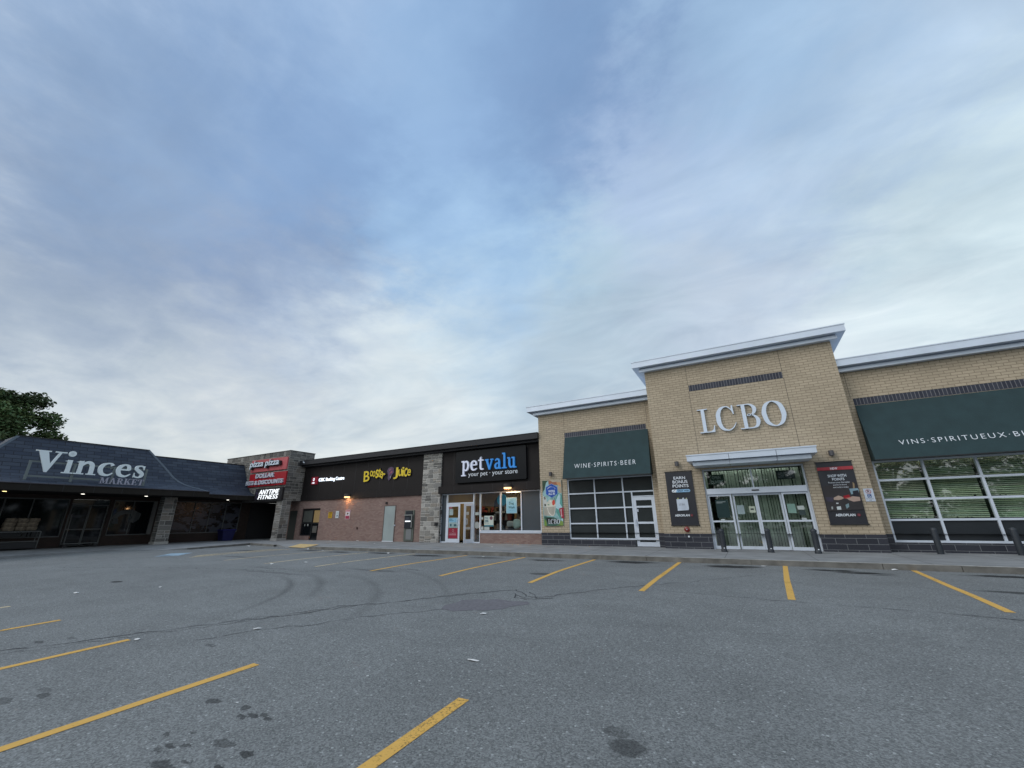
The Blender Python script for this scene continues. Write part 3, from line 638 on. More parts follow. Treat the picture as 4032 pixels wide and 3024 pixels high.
# sliding entrance
ey = T+.16
fr = MB(); fr.box(-1.335,-1.28,ey-.05,ey+.12,.13,3.265).box(2.19,2.245,ey-.05,ey+.12,.13,3.265).box(-1.28,2.19,ey-.05,ey+.12,3.215,3.265).box(.43,.48,ey-.04,ey+.1,2.47,3.215)
fr.box(-1.28,2.19,ey-.09,ey+.12,2.245,2.465)
sd = fr.build('sliding_entrance', M_WHITE, LB)
h = MB(); h.box(.36,.62,ey-.105,ey-.091,2.325,2.375); h.build('sensor', M_BLACK, sd)
pane('y', ey+.02, -1.29, 2.2, 2.46, 3.22).build('transom_pane', M_GGREEN, sd)
for i, (a, b, yy) in enumerate(((-1.275,-.40,ey-.02),(-.36,.455,ey+.06),(.462,1.32,ey+.06),(1.33,2.185,ey-.02))):
    m_ = MB(); t_ = .062; zt = 2.24
    m_.box(a,a+t_,yy,yy+.045,.14,zt).box(b-t_,b,yy,yy+.045,.14,zt)
    for c, d in ((.14,.255),(1.15,1.215),(zt-.08,zt)): m_.box(a+t_,b-t_,yy,yy+.045,c,d)
    m_.build('door_leaf', M_WHITE, sd)
    pane('y', yy+.025, a+.02, b-.02, .2, zt-.03).build('door_pane', M_GGREEN, sd)
# vertical blinds behind the entrance
vb = MB(); rnd = random.Random(9); x = -1.25
while x < 2.2:
    if not (-1.25 < x < -1.02):
        a_ = R(rnd.uniform(20, 44)); l = .052; k = rnd.uniform(.85, 1.05); vb.col = (.66*k, .67*k, .60*k)
        dx, dy = l*math.cos(a_), l*math.sin(a_); tw = rnd.uniform(-.02,.02)
        vb.face([(x-dx,ey+.42-dy,.14),(x+dx,ey+.42+dy,.14),(x+dx+tw,ey+.42+dy,3.2),(x-dx+tw,ey+.42-dy,3.2)])
    x += .098
vb.build('vertical_blind', M_VC, sd)
m_ = MB(); m_.box(-1.2,2.1,ey+.18,ey+.30,3.30,3.33); m_.build('door_fill_light', mat('door_fill_glow', (.88,1,.94), .5, emit=3.2), sd)  # added fill strip hidden behind the header, brightens the door blinds
bx = MB(); bx.box(-1.5,2.4,ey+.13,ey+1.6,.12,3.38,'y-'); bx.build('vestibule', M_DARK, sd)
# notices on the entrance glass
nt_ = MB(); f = FY(ey+.0)
for (a, b, c, d, col) in [(-.27,-.02,1.45,1.79,(.30,.38,.40)),(.15,.36,1.50,1.74,(.45,.50,.40)),(1.44,1.70,1.46,1.80,(.20,.33,.28)),(1.76,1.97,1.58,1.72,(.45,.50,.48)),(1.78,1.98,1.38,1.56,(.04,.06,.06)),(-.92,-.78,1.22,1.27,(.5,.55,.55)),(1.82,1.97,1.22,1.28,(.5,.55,.55))]:
    nt_.col = col; nt_.face([f.p(a,c,.003),f.p(b,c,.003),f.p(b,d,.003),f.p(a,d,.003)])
nt_.col = (.05,.06,.06); nt_.face([f.p(.20,1.60,.006),f.p(.31,1.60,.006),f.p(.31,1.66,.006),f.p(.20,1.66,.006)])
nt_.col = (.012,.035,.035); nt_.face([f.p(-1.02,1.32,.003),f.p(-.55,1.32,.003),f.p(-.55,2.02,.003),f.p(-1.02,2.02,.003)])
nt_.col = (.30,.36,.36)
for z, l in ((1.93,.34),(1.89,.22)): nt_.face([f.p(-.98,z,.006),f.p(-.98+l,z,.006),f.p(-.98+l,z+.02,.006),f.p(-.98,z+.02,.006)])
nt_.build('notice', M_VC, sd)
f = FY(ey+.03); o1 = MB(); o1.face([f.p(-1.1,2.62,0),f.p(-.55,2.62,0),f.p(-.55,3.04,0),f.p(-1.1,3.04,0)])
s1 = o1.build('open_sign', mat('sign_dark', (.01,.03,.028), .5), None)
tag(s1, 'dark green sign reading OPEN OUVERT behind the left transom glass', 'sign')
m_ = MB(); put_text(m_, f, 'OPEN', -1.0,-.68,2.86,2.98); put_text(m_, f, 'OUVERT', -1.06,-.60,2.68,2.80); m_.build('lettering', mat('dim_white', (.30,.36,.35), .5), s1)
o1 = MB(); o1.face([f.p(1.32,2.72,0),f.p(1.92,2.72,0),f.p(1.92,3.06,0),f.p(1.32,3.06,0)])
s1 = o1.build('cold_beer_sign', mat('sign_navy', (.010,.016,.028), .5), None); tag(s1, 'dark blue sign reading COLD BEER behind the right transom glass', 'sign')
m_ = MB(); put_text(m_, f, 'COLD BEER', 1.38,1.83,2.91,3.0); put_text(m_, f, 'BIERE FROIDE', 1.37,1.88,2.78,2.87); m_.build('lettering', mat('dim_blue', (.10,.13,.16), .5), s1)

# channel letters
sg = thing('store_sign', 'large silver serif letters reading LCBO high on the brick tower', 'sign', (.47, T, 4.78))
for g_, l_, r_, bt, tp in (('L',0,.63,.01,.99),('C',.69,1.44,0,1.01),('B',1.55,2.31,.01,.99),('O',2.39,3.22,-.005,1.0)):
    mb = MB(); glyph(mb, FY(T-.10), g_, -1.14+l_, -1.14+r_, 4.78+bt*1.06, 4.78+tp*1.06, -.09, 0); mb.build('letter', M_LETL, sg)

# awnings
def awning(x0, x1, words, a0, a1, full, label):
    mb = MB(); zt, zb, p = 5.38, 3.24, .60
    A = (x0,W-.02,zt); B = (x1,W-.02,zt); Cc = (x1,W-p,zb); D = (x0,W-p,zb); E = (x0,W-.02,zb); F = (x1,W-.02,zb)
    mb.face([D,Cc,B,A]); mb.face([A,E,D]); mb.face([B,Cc,F]); mb.face([E,F,Cc,D]); mb.face([A,B,F,E])
    o = mb.build('awning', M_AWN); tag(o, label, 'awning', 'awnings over the liquor store windows')
    b_ = MB(); b_.box(x0-.004,x1+.004,W-p-.012,W-p+.02,zb-.03,zb+.006); b_.build('hem', M_BLACK, o)
    v = Vector((0,p-.02,zt-zb)).normalized(); f = Frame(Vector((0,W-p,zb)), (1,0,0), v)
    zz0 = (3.715-zb)/v.z; zz1 = (3.93-zb)/v.z
    l = MB(); put_text(l, f, words, a0, a1, zz0, zz1, .004, .010, space=1.32, bold=-.010); l.build('lettering', M_LETW, o); return o
awning(-7.66,-3.43,'WINE·SPIRITS·BEER', -7.06,-4.06, None, 'smaller dark green awning reading WINE SPIRITS BEER')
awning(4.40,9.92,'VINS·SPIRITUEUX·BIÈRE', 5.22,8.86, None, 'wide dark green awning reading VINS SPIRITUEUX')

# wall lamps
def wall_lamp(x, y):
    t_ = thing('wall_lamp', '', 'lamp', (x, y, 3.57), 'small wall lamps on the buff brick')
    m_ = MB(); m_.box(x-.05,x+.05,y-.03,y,3.5,3.63); m_.build('bracket', M_BROWN, t_)
    m_ = MB(); m_.cyl((x,y-.12,3.47),(x,y-.12,3.66),.085,n=20); m_.cyl((x,y-.12,3.462),(x,y-.12,3.4695),.06,n=16)
    m_.build('shade', mat('lamp_bronze', (.11,.105,.11), .35, .5), t_, smooth=False); return t_
for x, y, lb in ((-8.51,W,'brown cylinder wall lamp above the colourful food banner'),(-2.27,T,'brown cylinder wall lamp above the earn bonus points banner'),(3.17,T,'brown cylinder wall lamp above the shop with points banner')):
    wall_lamp(x, y)['label'] = lb
# alarm bell and spout below the left banner
t_ = thing('alarm_bell', 'round dark red alarm bell on brick below the left black banner', 'alarm bell', (-2.24, T, .88))
m_ = MB(); m_.cyl((-2.24,T,.88),(-2.24,T-.05,.88),.115,.10,n=24); m_.cyl((-2.24,T-.05,.88),(-2.24,T-.08,.88),.10,.04,n=24); m_.build('gong', mat('red_paint', (.20,.025,.02), .35), t_)
m_ = MB(); m_.cyl((-2.24,T-.08,.88),(-2.24,T-.10,.88),.02,n=10); m_.build('boss', M_SILV, t_)
m_ = MB(); m_.cyl((-2.2,T-.016,.60),(-2.2,T-.05,.60),.035,n=12); tag(m_.build('hose_tap', M_LETW), 'small white round fitting on the dark base blocks', 'fitting')

# ----------------------------------------------------------------- banners
def wavy(mb, f, a0, a1, b0, b1, amp, nx=14, ny=26, seed=1):
    rnd = random.Random(seed); ph = [rnd.uniform(0, 6) for _ in range(6)]
    def D(i, j):
        u = i/nx; v = j/ny; ed = min(1, 4*min(v, 1-v))
        return .02+amp*(.5+.5*math.sin(6*u+ph[0]+2*v)*math.sin(3*v+ph[1]))*.8+amp*.25*ed*math.sin(17*u+9*v+ph[2])
    P = [[f.p(a0+(a1-a0)*i/nx, b0+(b1-b0)*j/ny, D(i, j)) for i in range(nx+1)] for j in range(ny+1)]
    for j in range(ny):
        for i in range(nx): mb.face([P[j][i],P[j][i+1],P[j+1][i+1],P[j+1][i]])
def rods(x0, x1, y, t_, zt, zb):
    m_ = MB(); m_.cyl((x0-.03,y-.045,zt),(x1+.03,y-.045,zt),.016,n=8); m_.cyl((x0-.02,y-.045,zb),(x1+.03,y-.045,zb),.02,n=8)
    for x in (x0+.05, x1-.05):
        for z in (zt, zb): m_.box(x-.01,x+.01,y-.04,y,z-.01,z+.01)
    m_.build('rod', M_BLACK, t_)
M_VIN = mat('black_vinyl', (.018,.019,.026), .38, spec=.6)
# yellow/food banner
f = FY(W)
t_ = thing('food_banner', 'colourful banner with blue hexagon badge, tote bag of fruit and store letters', 'banner', (-8.49, W, 2.1))
m_ = MB(); m_.box(-9.02,-7.96,W-.055,W-.02,1.05,3.25); m_.build('panel', mat('pale_teal_print', (.24,.42,.42), .5, noise=.35, nscale=5), t_)
pc = MB(); X0 = -9.02; sc = 1.06/530.; q = lambda x, y: (X0+(x-125)*(1.06/510), 3.25-(y-280)*(2.2/1180))
def pp_(col, pts, d): pc.col = col; poly(pc, f, [q(*p) for p in pts], d-.0004, d, side=False)
pp_((.04,.075,.045), [(125,282),(285,282),(225,340),(180,520),(150,560),(125,600)], .057)
pp_((.30,.48,.50), [(285,300),(320,560),(200,640),(130,660),(170,560),(215,400),(240,330)], .058)
pp_((.34,.14,.08), [(290,282),(500,282),(560,300),(540,420),(420,400),(300,400)], .0575)
pp_((.45,.38,.28), [(340,282),(634,282),(634,640),(560,620),(520,460),(590,410),(520,330),(400,330)], .0585)
pp_((.55,.30,.14), [(500,340),(610,350),(620,470),(560,430),(520,400)], .059)
pp_((.10,.30,.26), [(540,620),(634,690),(634,1300),(560,1290),(470,1120),(470,900),(450,800)], .0575)
pp_((.42,.60,.66), [(480,800),(560,640),(600,700),(570,900),(634,1010),(545,1060),(460,1010)], .058)
pp_((.55,.57,.54), [(128,680),(220,740),(240,900),(210,980),(130,985)], .0585)
pp_((.06,.07,.05), [(160,900),(205,905),(205,960),(165,965)], .0592); pp_((.18,.18,.16), [(150,720),(190,700),(210,780),(160,790)], .0592)
pp_((.62,.60,.50), [(220,880),(300,790),(440,820),(470,960),(380,1010),(215,1000)], .059)
pp_((.55,.07,.045), [(370,860),(400,800),(445,810),(450,900),(410,950),(375,930)], .0600); pp_((.05,.04,.04), [(420,790),(450,745),(455,755),(435,800)], .0602)
pp_((.40,.38,.32), [(140,990),(440,975),(420,1190),(300,1215),(150,1200)], .0595)
pp_((.16,.30,.20), [(240,920),(300,905),(290,950)], .0605); pp_((.72,.72,.66), [(310,820),(355,815),(350,865),(300,860)], .0605)
ribbon(pc, f, [(*q(245,1000),.035),(*q(270,1120),.035),(*q(350,1205),.04),(*q(420,1160),.04),(*q(455,900),.035)], .0602, .0612)
pc.col = (.60,.58,.50); ribbon(pc, f, [(*q(240,1000),.03),(*q(270,1130),.03),(*q(350,1210),.035),(*q(425,1150),.035),(*q(450,900),.03)], .0612, .0618)
pp_((.33,.03,.05), [(545,1030),(660,1000),(662,1290),(600,1270),(570,1190)], .0590); pp_((.70,.48,.50), [(580,1060),(610,1040),(605,1160),(620,1230),(600,1240)], .0600)
pp_((.05,.12,.09), [(145,1220),(400,1250),(560,1330),(560,1470),(145,1470)], .0590)
pp_((.16,.26,.05), [(145,1270),(200,1350),(215,1470),(145,1470)], .0605); pp_((.20,.30,.07), [(560,1350),(634,1330),(634,1460),(440,1460),(540,1440)], .0607)
pp_((.45,.62,.68), [(590,1290),(634,1290),(634,1370),(600,1330)], .0609); pp_((.015,.018,.016), [(200,1270),(330,1265),(380,1300),(560,1330),(545,1380),(400,1420),(240,1420)], .0612)
pc.build('picture', M_VC, t_)
pc = MB(); hx = [(370,370),(528,460),(528,650),(370,748),(214,650),(214,460)]
pc.col = (.18,.32,.62); poly(pc, f, [q(*p) for p in hx], .060, .064); cx, cy = 371, 559
pc.col = (.018,.075,.36); poly(pc, f, [q(cx+(x-cx)*.94, cy+(y-cy)*.94) for x, y in hx], .064, .0655)
bd = pc.build('badge', M_VC, t_)
m_ = MB(); a0, b0 = q(282,672); a1, b1 = q(458,540); put_text(m_, f, 'ALL IN', a0, a1, b0, (b0+b1)/2-.01, .066, .067, bold=.03); put_text(m_, f, "WE'RE", a0, a1, (b0+b1)/2+.01, b1, .066, .067, bold=.03)
for i, ch in enumerate('COMMITTED TO YOU'):
    if ch == ' ': continue
    an = R(142-104*i/15); ccx, ccy = q(366, 600); x_ = ccx+math.cos(an)*.275; y_ = ccy+math.sin(an)*.275; put_text(m_, f, ch, x_-.014, x_+.014, y_-.021, y_+.021, .066, .067, bold=.02, rot=an-math.pi/2)
m_.build('lettering', mat('badge_white', (.66,.72,.80), .5), bd)
m_ = MB(); a0, b0 = q(250,1420); a1, b1 = q(552,1300); lcbo(m_, f, a0, a1, b0, b1, .062, .066); m_.build('lettering', M_LETW, t_)

# EARN banner
f = FY(T)
t_ = thing('points_banner', 'black wrinkled banner reading EARN BONUS POINTS left of the sliding doors', 'banner', (-2.27, T, 2.1))
m_ = MB(); wavy(m_, f, -2.82, -1.74, 1.05, 3.23, .028, seed=4); m_.build('sheet', M_VIN, t_, smooth=True); rods(-2.82,-1.74,T,t_,3.25,1.04)
m_ = MB(); D = .062
put_text(m_, f, 'EARN', -2.49,-2.02,2.91,3.03,D,D+.002,bold=.02); put_text(m_, f, 'BONUS', -2.55,-1.95,2.74,2.87,D,D+.002,bold=.02); put_text(m_, f, 'POINTS', -2.57,-1.93,2.57,2.70,D,D+.002,bold=.02)
put_text(m_, f, 'AEROPLAN', -2.63,-2.05,1.39,1.48,D,D+.002,bold=.03); m_.build('lettering', M_LETW, t_)
pl_ = MB(); n_ = 10; cap = [(-2.57+.06*math.cos(R(90+180*i/n_)), 2.43+.06*math.sin(R(90+180*i/n_))) for i in range(n_+1)]+[(-1.95+.06*math.cos(R(-90+180*i/n_)), 2.43+.06*math.sin(R(-90+180*i/n_))) for i in range(n_+1)]
pl_.col = (.28,.50,.72); poly(pl_, f, cap, D-.01, D)
pl_.col = (.70,.76,.80); poly(pl_, f, cap[:n_+1]+[(-2.46,2.37),(-2.42,2.49)], D, D+.001)
pb = pl_.build('pill_badge', M_VC, t_)
m_ = MB(); put_text(m_, f, 'EASY WIN', -2.39,-1.93,2.395,2.465,D+.002,D+.003,bold=.02); ribbon(m_, f, [(-2.60,2.43,.015),(-2.57,2.40,.015),(-2.50,2.48,.015)], D+.002, D+.003, smooth=False); m_.build('lettering', mat('navy', (.01,.02,.06), .5), pb)
bg_ = MB(); bg_.col = (.52,.58,.66); poly(bg_, f, [(-2.49,1.62),(-2.06,1.64),(-2.04,1.70),(-2.05,2.09),(-2.49,2.09)], D-.01, D)
bg_.col = (.45,.50,.20); poly(bg_, f, [(-2.45,2.09),(-2.40,2.09),(-2.40,2.15),(-2.44,2.14)], D-.01, D); bg_.col = (.55,.62,.66); poly(bg_, f, [(-2.25,2.09),(-2.19,2.09),(-2.19,2.15),(-2.24,2.14)], D-.01, D); bg_.col = (.5,.52,.3); poly(bg_, f, [(-2.12,2.09),(-2.07,2.09),(-2.08,2.15)], D-.01, D)
bgo = bg_.build('bag_picture', M_VC, t_)
m_ = MB(); lcbo(m_, f, -2.42,-2.19,1.83,1.91,D,D+.002); m_.build('lettering', mat('grey_print', (.16,.16,.17), .5), bgo)
def leaf_badge(f, a, b, r_, d, par):
    m_ = MB(); poly(m_, f, [(a+r_*math.cos(R(20*i)), b+r_*math.sin(R(20*i))) for i in range(18)], d-.004, d); o = m_.build('round_badge', mat('badge_red', (.12,.018,.028), .5), par)
    m_ = MB(); poly(m_, f, [(a-.5*r_,b-.1*r_),(a-.2*r_,b+.1*r_),(a,b+.55*r_),(a+.2*r_,b+.1*r_),(a+.5*r_,b-.1*r_),(a,b-.55*r_)], d, d+.001); m_.build('mark', mat('badge_pink', (.25,.07,.08), .5), o)
leaf_badge(f, -1.97, 1.435, .055, D, t_)
# SHOP WITH POINTS banner
t_ = thing('shop_banner', 'black banner with red NEW stripe and SHOP WITH POINTS right of the doors', 'banner', (3.17, T, 2.1))
m_ = MB(); wavy(m_, f, 2.62, 3.70, 1.06, 3.24, .024, seed=8); m_.build('sheet', M_VIN, t_, smooth=True); rods(2.62,3.70,T,t_,3.255,1.045)
rs = MB(); rs.col = (.36,.045,.055); poly(rs, f, [(2.622,2.95),(3.70,2.945),(3.70,3.065),(2.622,3.06)], D-.006, D); st_ = rs.build('red_stripe', M_VC, t_)
m_ = MB(); put_text(m_, f, 'NEW', 3.02,3.24,2.965,3.045,D,D+.002,bold=.02); m_.build('lettering', M_LETW, st_)
m_ = MB(); put_text(m_, f, 'SHOP WITH', 2.89,3.44,2.69,2.79,D,D+.002,bold=.02); put_text(m_, f, 'POINTS', 3.0,3.36,2.57,2.66,D,D+.002,bold=.02)
put_text(m_, f, 'Redeem your Aeroplan', 2.86,3.49,2.46,2.53,D,D+.002); put_text(m_, f, 'points in-store', 2.99,3.38,2.38,2.44,D,D+.002); put_text(m_, f, 'and online today', 2.97,3.42,2.29,2.36,D,D+.002)
put_text(m_, f, 'AEROPLAN', 2.83,3.40,1.32,1.41,D,D+.002,bold=.03); m_.build('lettering', M_LETW, t_)
pc = MB()
def pq(col, pts, d): 
    pc.col = col; Q = []
    for x, y in pts:
        v = (y-100)/1360.; l_ = 65+305*v; r_ = 845+370*v; Q.append((2.63+max(0, min(1, (x-l_)/(r_-l_)))*1.06, 3.24-v*2.19))
    poly(pc, f, Q, d-.001, d, side=False)
pq((.040,.036,.038), [(310,1180),(200,640),(975,560),(1130,1150)], D-.004)
pq((.30,.22,.13), [(880,560),(920,600),(930,700),(890,700)], D); pq((.22,.33,.40), [(805,705),(990,700),(1015,740),(1010,800),(850,830)], D); pq((.02,.02,.03), [(880,760),(1000,740),(1020,870),(900,870)], D+.001)
pq((.05,.045,.07), [(265,870),(460,885),(450,940),(430,980),(300,960)], D); pq((.40,.30,.24), [(455,890),(560,845),(640,870),(690,905),(640,930),(560,945),(460,935)], D+.001)
pq((.42,.30,.25), [(740,905),(880,870),(1035,890),(1050,970),(900,985),(800,950)], D+.001); pq((.30,.012,.02), [(665,860),(800,830),(825,885),(700,915)], D+.002); pq((.5,.12,.1), [(700,905),(840,880),(850,895),(740,915)], D+.003)
pq((.55,.58,.60), [(505,1000),(560,1000),(560,1025),(510,1025)], D); pq((.50,.55,.56), [(515,1085),(610,1075),(625,1150),(530,1150)], D); pq((.20,.30,.33), [(715,1050),(790,1015),(800,1090),(745,1135)], D); pq((.35,.38,.38), [(395,1080),(435,1080),(435,1140),(400,1140)], D)
pc.build('picture', M_VC, t_); leaf_badge(f, 3.50, 1.365, .055, D, t_)
# no-parking sign
t_ = thing('parking_sign', 'small white no parking and wheelchair sign on brick near the wide window', 'sign', (3.96, T, 2.03))
m_ = MB(); m_.box(3.81,4.08,T-.02,T-.012,1.81,2.25); m_.build('plate', mat('sign_white', (.50,.56,.64), .5), t_)
m_ = MB(); ribbon(m_, f, [(3.945+.07*math.cos(R(a)),2.145+.07*math.sin(R(a)),.014) for a in range(0,360,30)], .02, .022, closed=True); ribbon(m_, f, [(3.895,2.195,.012),(3.995,2.095,.012)], .0225, .0235, smooth=False); m_.build('red_ring', mat('sign_red', (.35,.03,.03), .5), t_)
m_ = MB(); put_text(m_, f, 'P', 3.918,3.972,2.10,2.19,.02,.0215,bold=.03); put_text(m_, f, 'BY PERMIT', 3.84,4.04,1.885,1.91,.02,.0215); ribbon(m_, f, [(3.90,1.85,.012),(3.98,1.85,.012)], .02, .0215, smooth=False); m_.build('lettering', M_BLACK, t_)
m_ = MB(); m_.box(3.885,4.0,T-.0225,T-.02,1.935,2.05); bs = m_.build('blue_square', mat('sign_blue', (.02,.07,.22), .5), t_)
m_ = MB(); ribbon(m_, f, [(3.93,2.03,.016),(3.935,1.985,.012),(3.965,1.985,.01),(3.98,1.95,.012)], .0225, .024, smooth=False); ribbon(m_, f, [(3.938+.025*math.cos(R(a)),1.972+.025*math.sin(R(a)),.008) for a in range(90,400,40)], .0225, .024); m_.build('wheelchair_mark', M_LETW, bs)

# ----------------------------------------------------------------- bollards
def bollard(x, y, fancy=True):
    t_ = thing('bollard', '', 'bollard', (x, y, SZ), 'bollards on the sidewalk before the liquor store')
    m_ = MB()
    if fancy:
        prof = [(.105,0),(.105,.06),(.09,.10),(.083,.13),(.083,.64),(.09,.645),(.09,.665),(.083,.67),(.083,.70),(.092,.705),(.092,.73),(.085,.76),(.055,.795),(.0,.805)]
    else: prof = [(.085,0),(.085,.72),(.080,.765),(.05,.80),(0,.805)]
    n_ = 20
    for (ra, za), (rb, zb) in zip(prof[:-1], prof[1:]):
        for i in range(n_):
            a, b = 2*math.pi*i/n_, 2*math.pi*(i+1)/n_
            m_.face([(x+ra*math.cos(a),y+ra*math.sin(a),SZ+za),(x+ra*math.cos(b),y+ra*math.sin(b),SZ+za),(x+rb*math.cos(b),y+rb*math.sin(b),SZ+zb),(x+rb*math.cos(a),y+rb*math.sin(a),SZ+zb)])
    o = m_.build('post', M_BOLL, t_, smooth=True); o.data.set_sharp_from_angle(angle=R(40))
    if fancy:
        m_ = MB(); m_.box(x-.005,x+.035,y-.108,y-.092,SZ+.12,SZ+.15); m_.build('reflector', M_LETW, t_)
        m_ = MB(); 
        for k in range(8):
            a = 2*math.pi*k/8; m_.box(x+.087*math.cos(a)-.004,x+.087*math.cos(a)+.004,y+.087*math.sin(a)-.004,y+.087*math.sin(a)+.004,SZ+.14,SZ+.62)
        m_.build('fluting', M_BOLL, t_)
    return t_
for x, y, fa, lb in ((-.91,17.83,1,'fluted dark grey bollard at the left door leaf of the sliding entrance'),(.575,18.07,1,'fluted dark grey bollard in front of the middle of the sliding doors'),(1.95,18.0,1,'fluted dark grey bollard at the right edge of the sliding doors'),
    (5.30,18.98,0,'plain dark bollard before the wide window, nearer the shop banner'),(7.19,19.2,0,'plain dark bollard before the wide window at the right picture edge')):
    bollard(x, y, fa)['label'] = lb

# ================================================================= MIDDLE BUILDING (pet store, juice bar, bank machine)
S = 20.15
RB = thing('retail_block', 'long low store block with dark metal panels, red brick and a stone pillar', 'building', (-19, 24, 0))
BX0, BX1 = -31.6, -9.19
# brick wall with bank door opening
mb = wall('y', S, 20.5, BX0, -17.42, 0, 2.90, [(-29.12,-27.04,0,2.31)])
mb.build('brick_wall', M_RED, RB)
mb = MB(); mb.box(-13.19,-9.38,S,S+.2,0,.66,'y+'); mb.build('brick_dado', M_RED, RB)
# upper metal panels
mb = MB(); mb.box(-31,-17.44,S-.05,S+.3,3.31,5.36).box(-15.98,-9.175,S-.05,S+.3,3.31,5.36)
up_ = mb.build('metal_panel', M_BROWN, RB)
mb = MB(); mb.box(-31,-17.45,S-.10,S+.3,2.88,3.305).box(-16.06,-9.176,S-.26,S+.3,2.88,3.30)
mb.build('lower_band', M_BROWN, RB)
mb = MB()
for x in (-28.6,-27.38,-26.15,-24.93,-23.7,-22.48,-21.26,-20.0,-18.78): mb.box(x-.012,x+.012,S-.054,S-.045,3.33,5.36).box(x-.12,x-.10,S-.104,S-.095,2.90,3.29)
for x in (-15.1,-10.05): mb.box(x-.012,x+.012,S-.054,S-.045,3.33,5.36)
for x in (-14.9,-13.6,-12.2,-10.9,-10.05): mb.box(x-.01,x+.01,S-.264,S-.255,2.9,3.28)
mb.build('panel_seam', M_BLACK, RB)
# parapet fascia
mb = MB(); mb.box(-31.2,-9.17,S-.60,24,5.50,5.79).box(-31.2,-9.168,S-.62,24.1,5.80,5.835).box(-31.1,-9.172,S-.36,S+.3,5.37,5.495)
mb.build('roof_fascia', M_FASC, RB)
mb = MB(); mb.face([(BX0,34,0),(BX0,20.5,0),(BX0,20.5,5.5),(BX0,34,5.5)]); mb.face([(BX0,34,5.5),(BX1,34,5.5),(BX1,34,0),(BX0,34,0)]); mb.build('rear_wall', M_DARK, RB)
# stone pillar
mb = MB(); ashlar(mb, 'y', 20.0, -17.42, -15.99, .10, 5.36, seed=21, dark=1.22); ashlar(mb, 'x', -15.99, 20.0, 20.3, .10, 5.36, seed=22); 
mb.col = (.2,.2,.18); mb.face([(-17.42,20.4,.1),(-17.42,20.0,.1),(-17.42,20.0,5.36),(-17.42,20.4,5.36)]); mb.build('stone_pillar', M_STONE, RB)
m_ = MB(); m_.box(-16.24,-16.05,19.90,19.98,1.06,1.24); m_.box(-16.20,-16.09,19.88,19.90,1.1,1.2); tag(m_.build('outlet_box', M_BLACK), 'small black box low on the stone pillar', 'box')
# bank entrance
fr = MB(); y = S+.10
fr.box(-29.12,-29.05,y,y+.08,.41,2.31).box(-27.10,-27.04,y,y+.08,.13,2.31).box(-27.98,-27.88,y,y+.08,.13,2.20).box(-29.05,-27.10,y,y+.08,2.20,2.31).box(-29.05,-27.98,y,y+.08,1.25,1.33).box(-29.05,-27.98,y,y+.08,.41,.48).box(-27.88,-27.10,y,y+.08,1.24,1.31).box(-27.88,-27.10,y,y+.08,.13,.24)
be = fr.build('bank_entrance', M_BLACK, RB)
pane('y', y+.04, -29.08, -27.07, .2, 2.25).build('pane', M_GLASSD, be)
m_ = MB(); m_.face([(-29.02,y+.035,1.35),(-28.02,y+.035,1.35),(-28.02,y+.035,2.17),(-29.02,y+.035,2.17)]); m_.build('poster', mat('grey_poster', (.085,.09,.08), .4, noise=.15), be)
m_ = MB(); m_.face([(-27.85,y+.035,1.33),(-27.12,y+.035,1.33),(-27.12,y+.035,2.17),(-27.85,y+.035,2.17)]); m_.build('lit_pane', mat('lit_tan', (.22,.15,.065), .5, emit=.35, noise=.1), be)
m_ = MB(); m_.col = (.35,.36,.33); f = FY(y)
for a, b, c, d in ((-28.75,-28.65,1.08,1.20),(-28.42,-28.28,1.08,1.22)): m_.face([f.p(a,c,.004),f.p(b,c,.004),f.p(b,d,.004),f.p(a,d,.004)])
m_.col = (.10,.095,.085)
for a, b, c, d in ((-27.78,-27.30,.62,1.08),): m_.face([f.p(a,c,.004),f.p(b,c,.004),f.p(b,d,.004),f.p(a,d,.004)])
m_.build('notice', M_VC, be)
m_ = MB(); m_.box(-29.12,-27.98,S+.02,S+.3,.0,.41,'y+'); m_.build('brick_sill', M_RED, be)
# grey steel door
m_ = MB(); m_.box(-20.60,-19.68,S-.018,S-.002,.17,2.28); sdr = m_.build('steel_door', mat('pale_grey_door', (.30,.35,.345), .6, noise=.08, nscale=1.5), RB)
m_ = MB(); m_.box(-20.65,-20.60,S-.03,S-.002,.13,2.33).box(-19.68,-19.63,S-.03,S-.002,.13,2.33).box(-20.60,-19.68,S-.03,S-.002,2.28,2.33); m_.build('door_frame', mat('frame_brown', (.12,.09,.08), .6), sdr)
m_ = MB(); m_.box(-20.62,-19.66,S-.05,S+.03,.13,.165); m_.build('threshold', M_LETW, sdr)
m_ = MB(); m_.cyl((-19.62,S,1.10),(-19.62,S-.05,1.10),.04,n=10); m_.build('lock', M_SILV, sdr)
m_ = MB(); m_.box(-20.55,-20.42,S-.07,S,2.42,2.54); tag(m_.build('sensor_box', M_BLACK), 'tiny dark box on the red brick above the grey door', 'box')
m_ = MB(); m_.box(-23.05,-22.98,S-.05,S,.86,1.0); tag(m_.build('hose_bib', mat('rust', (.05,.025,.02), .8)), 'small dark tap fitting low on the red brick wall', 'fitting')
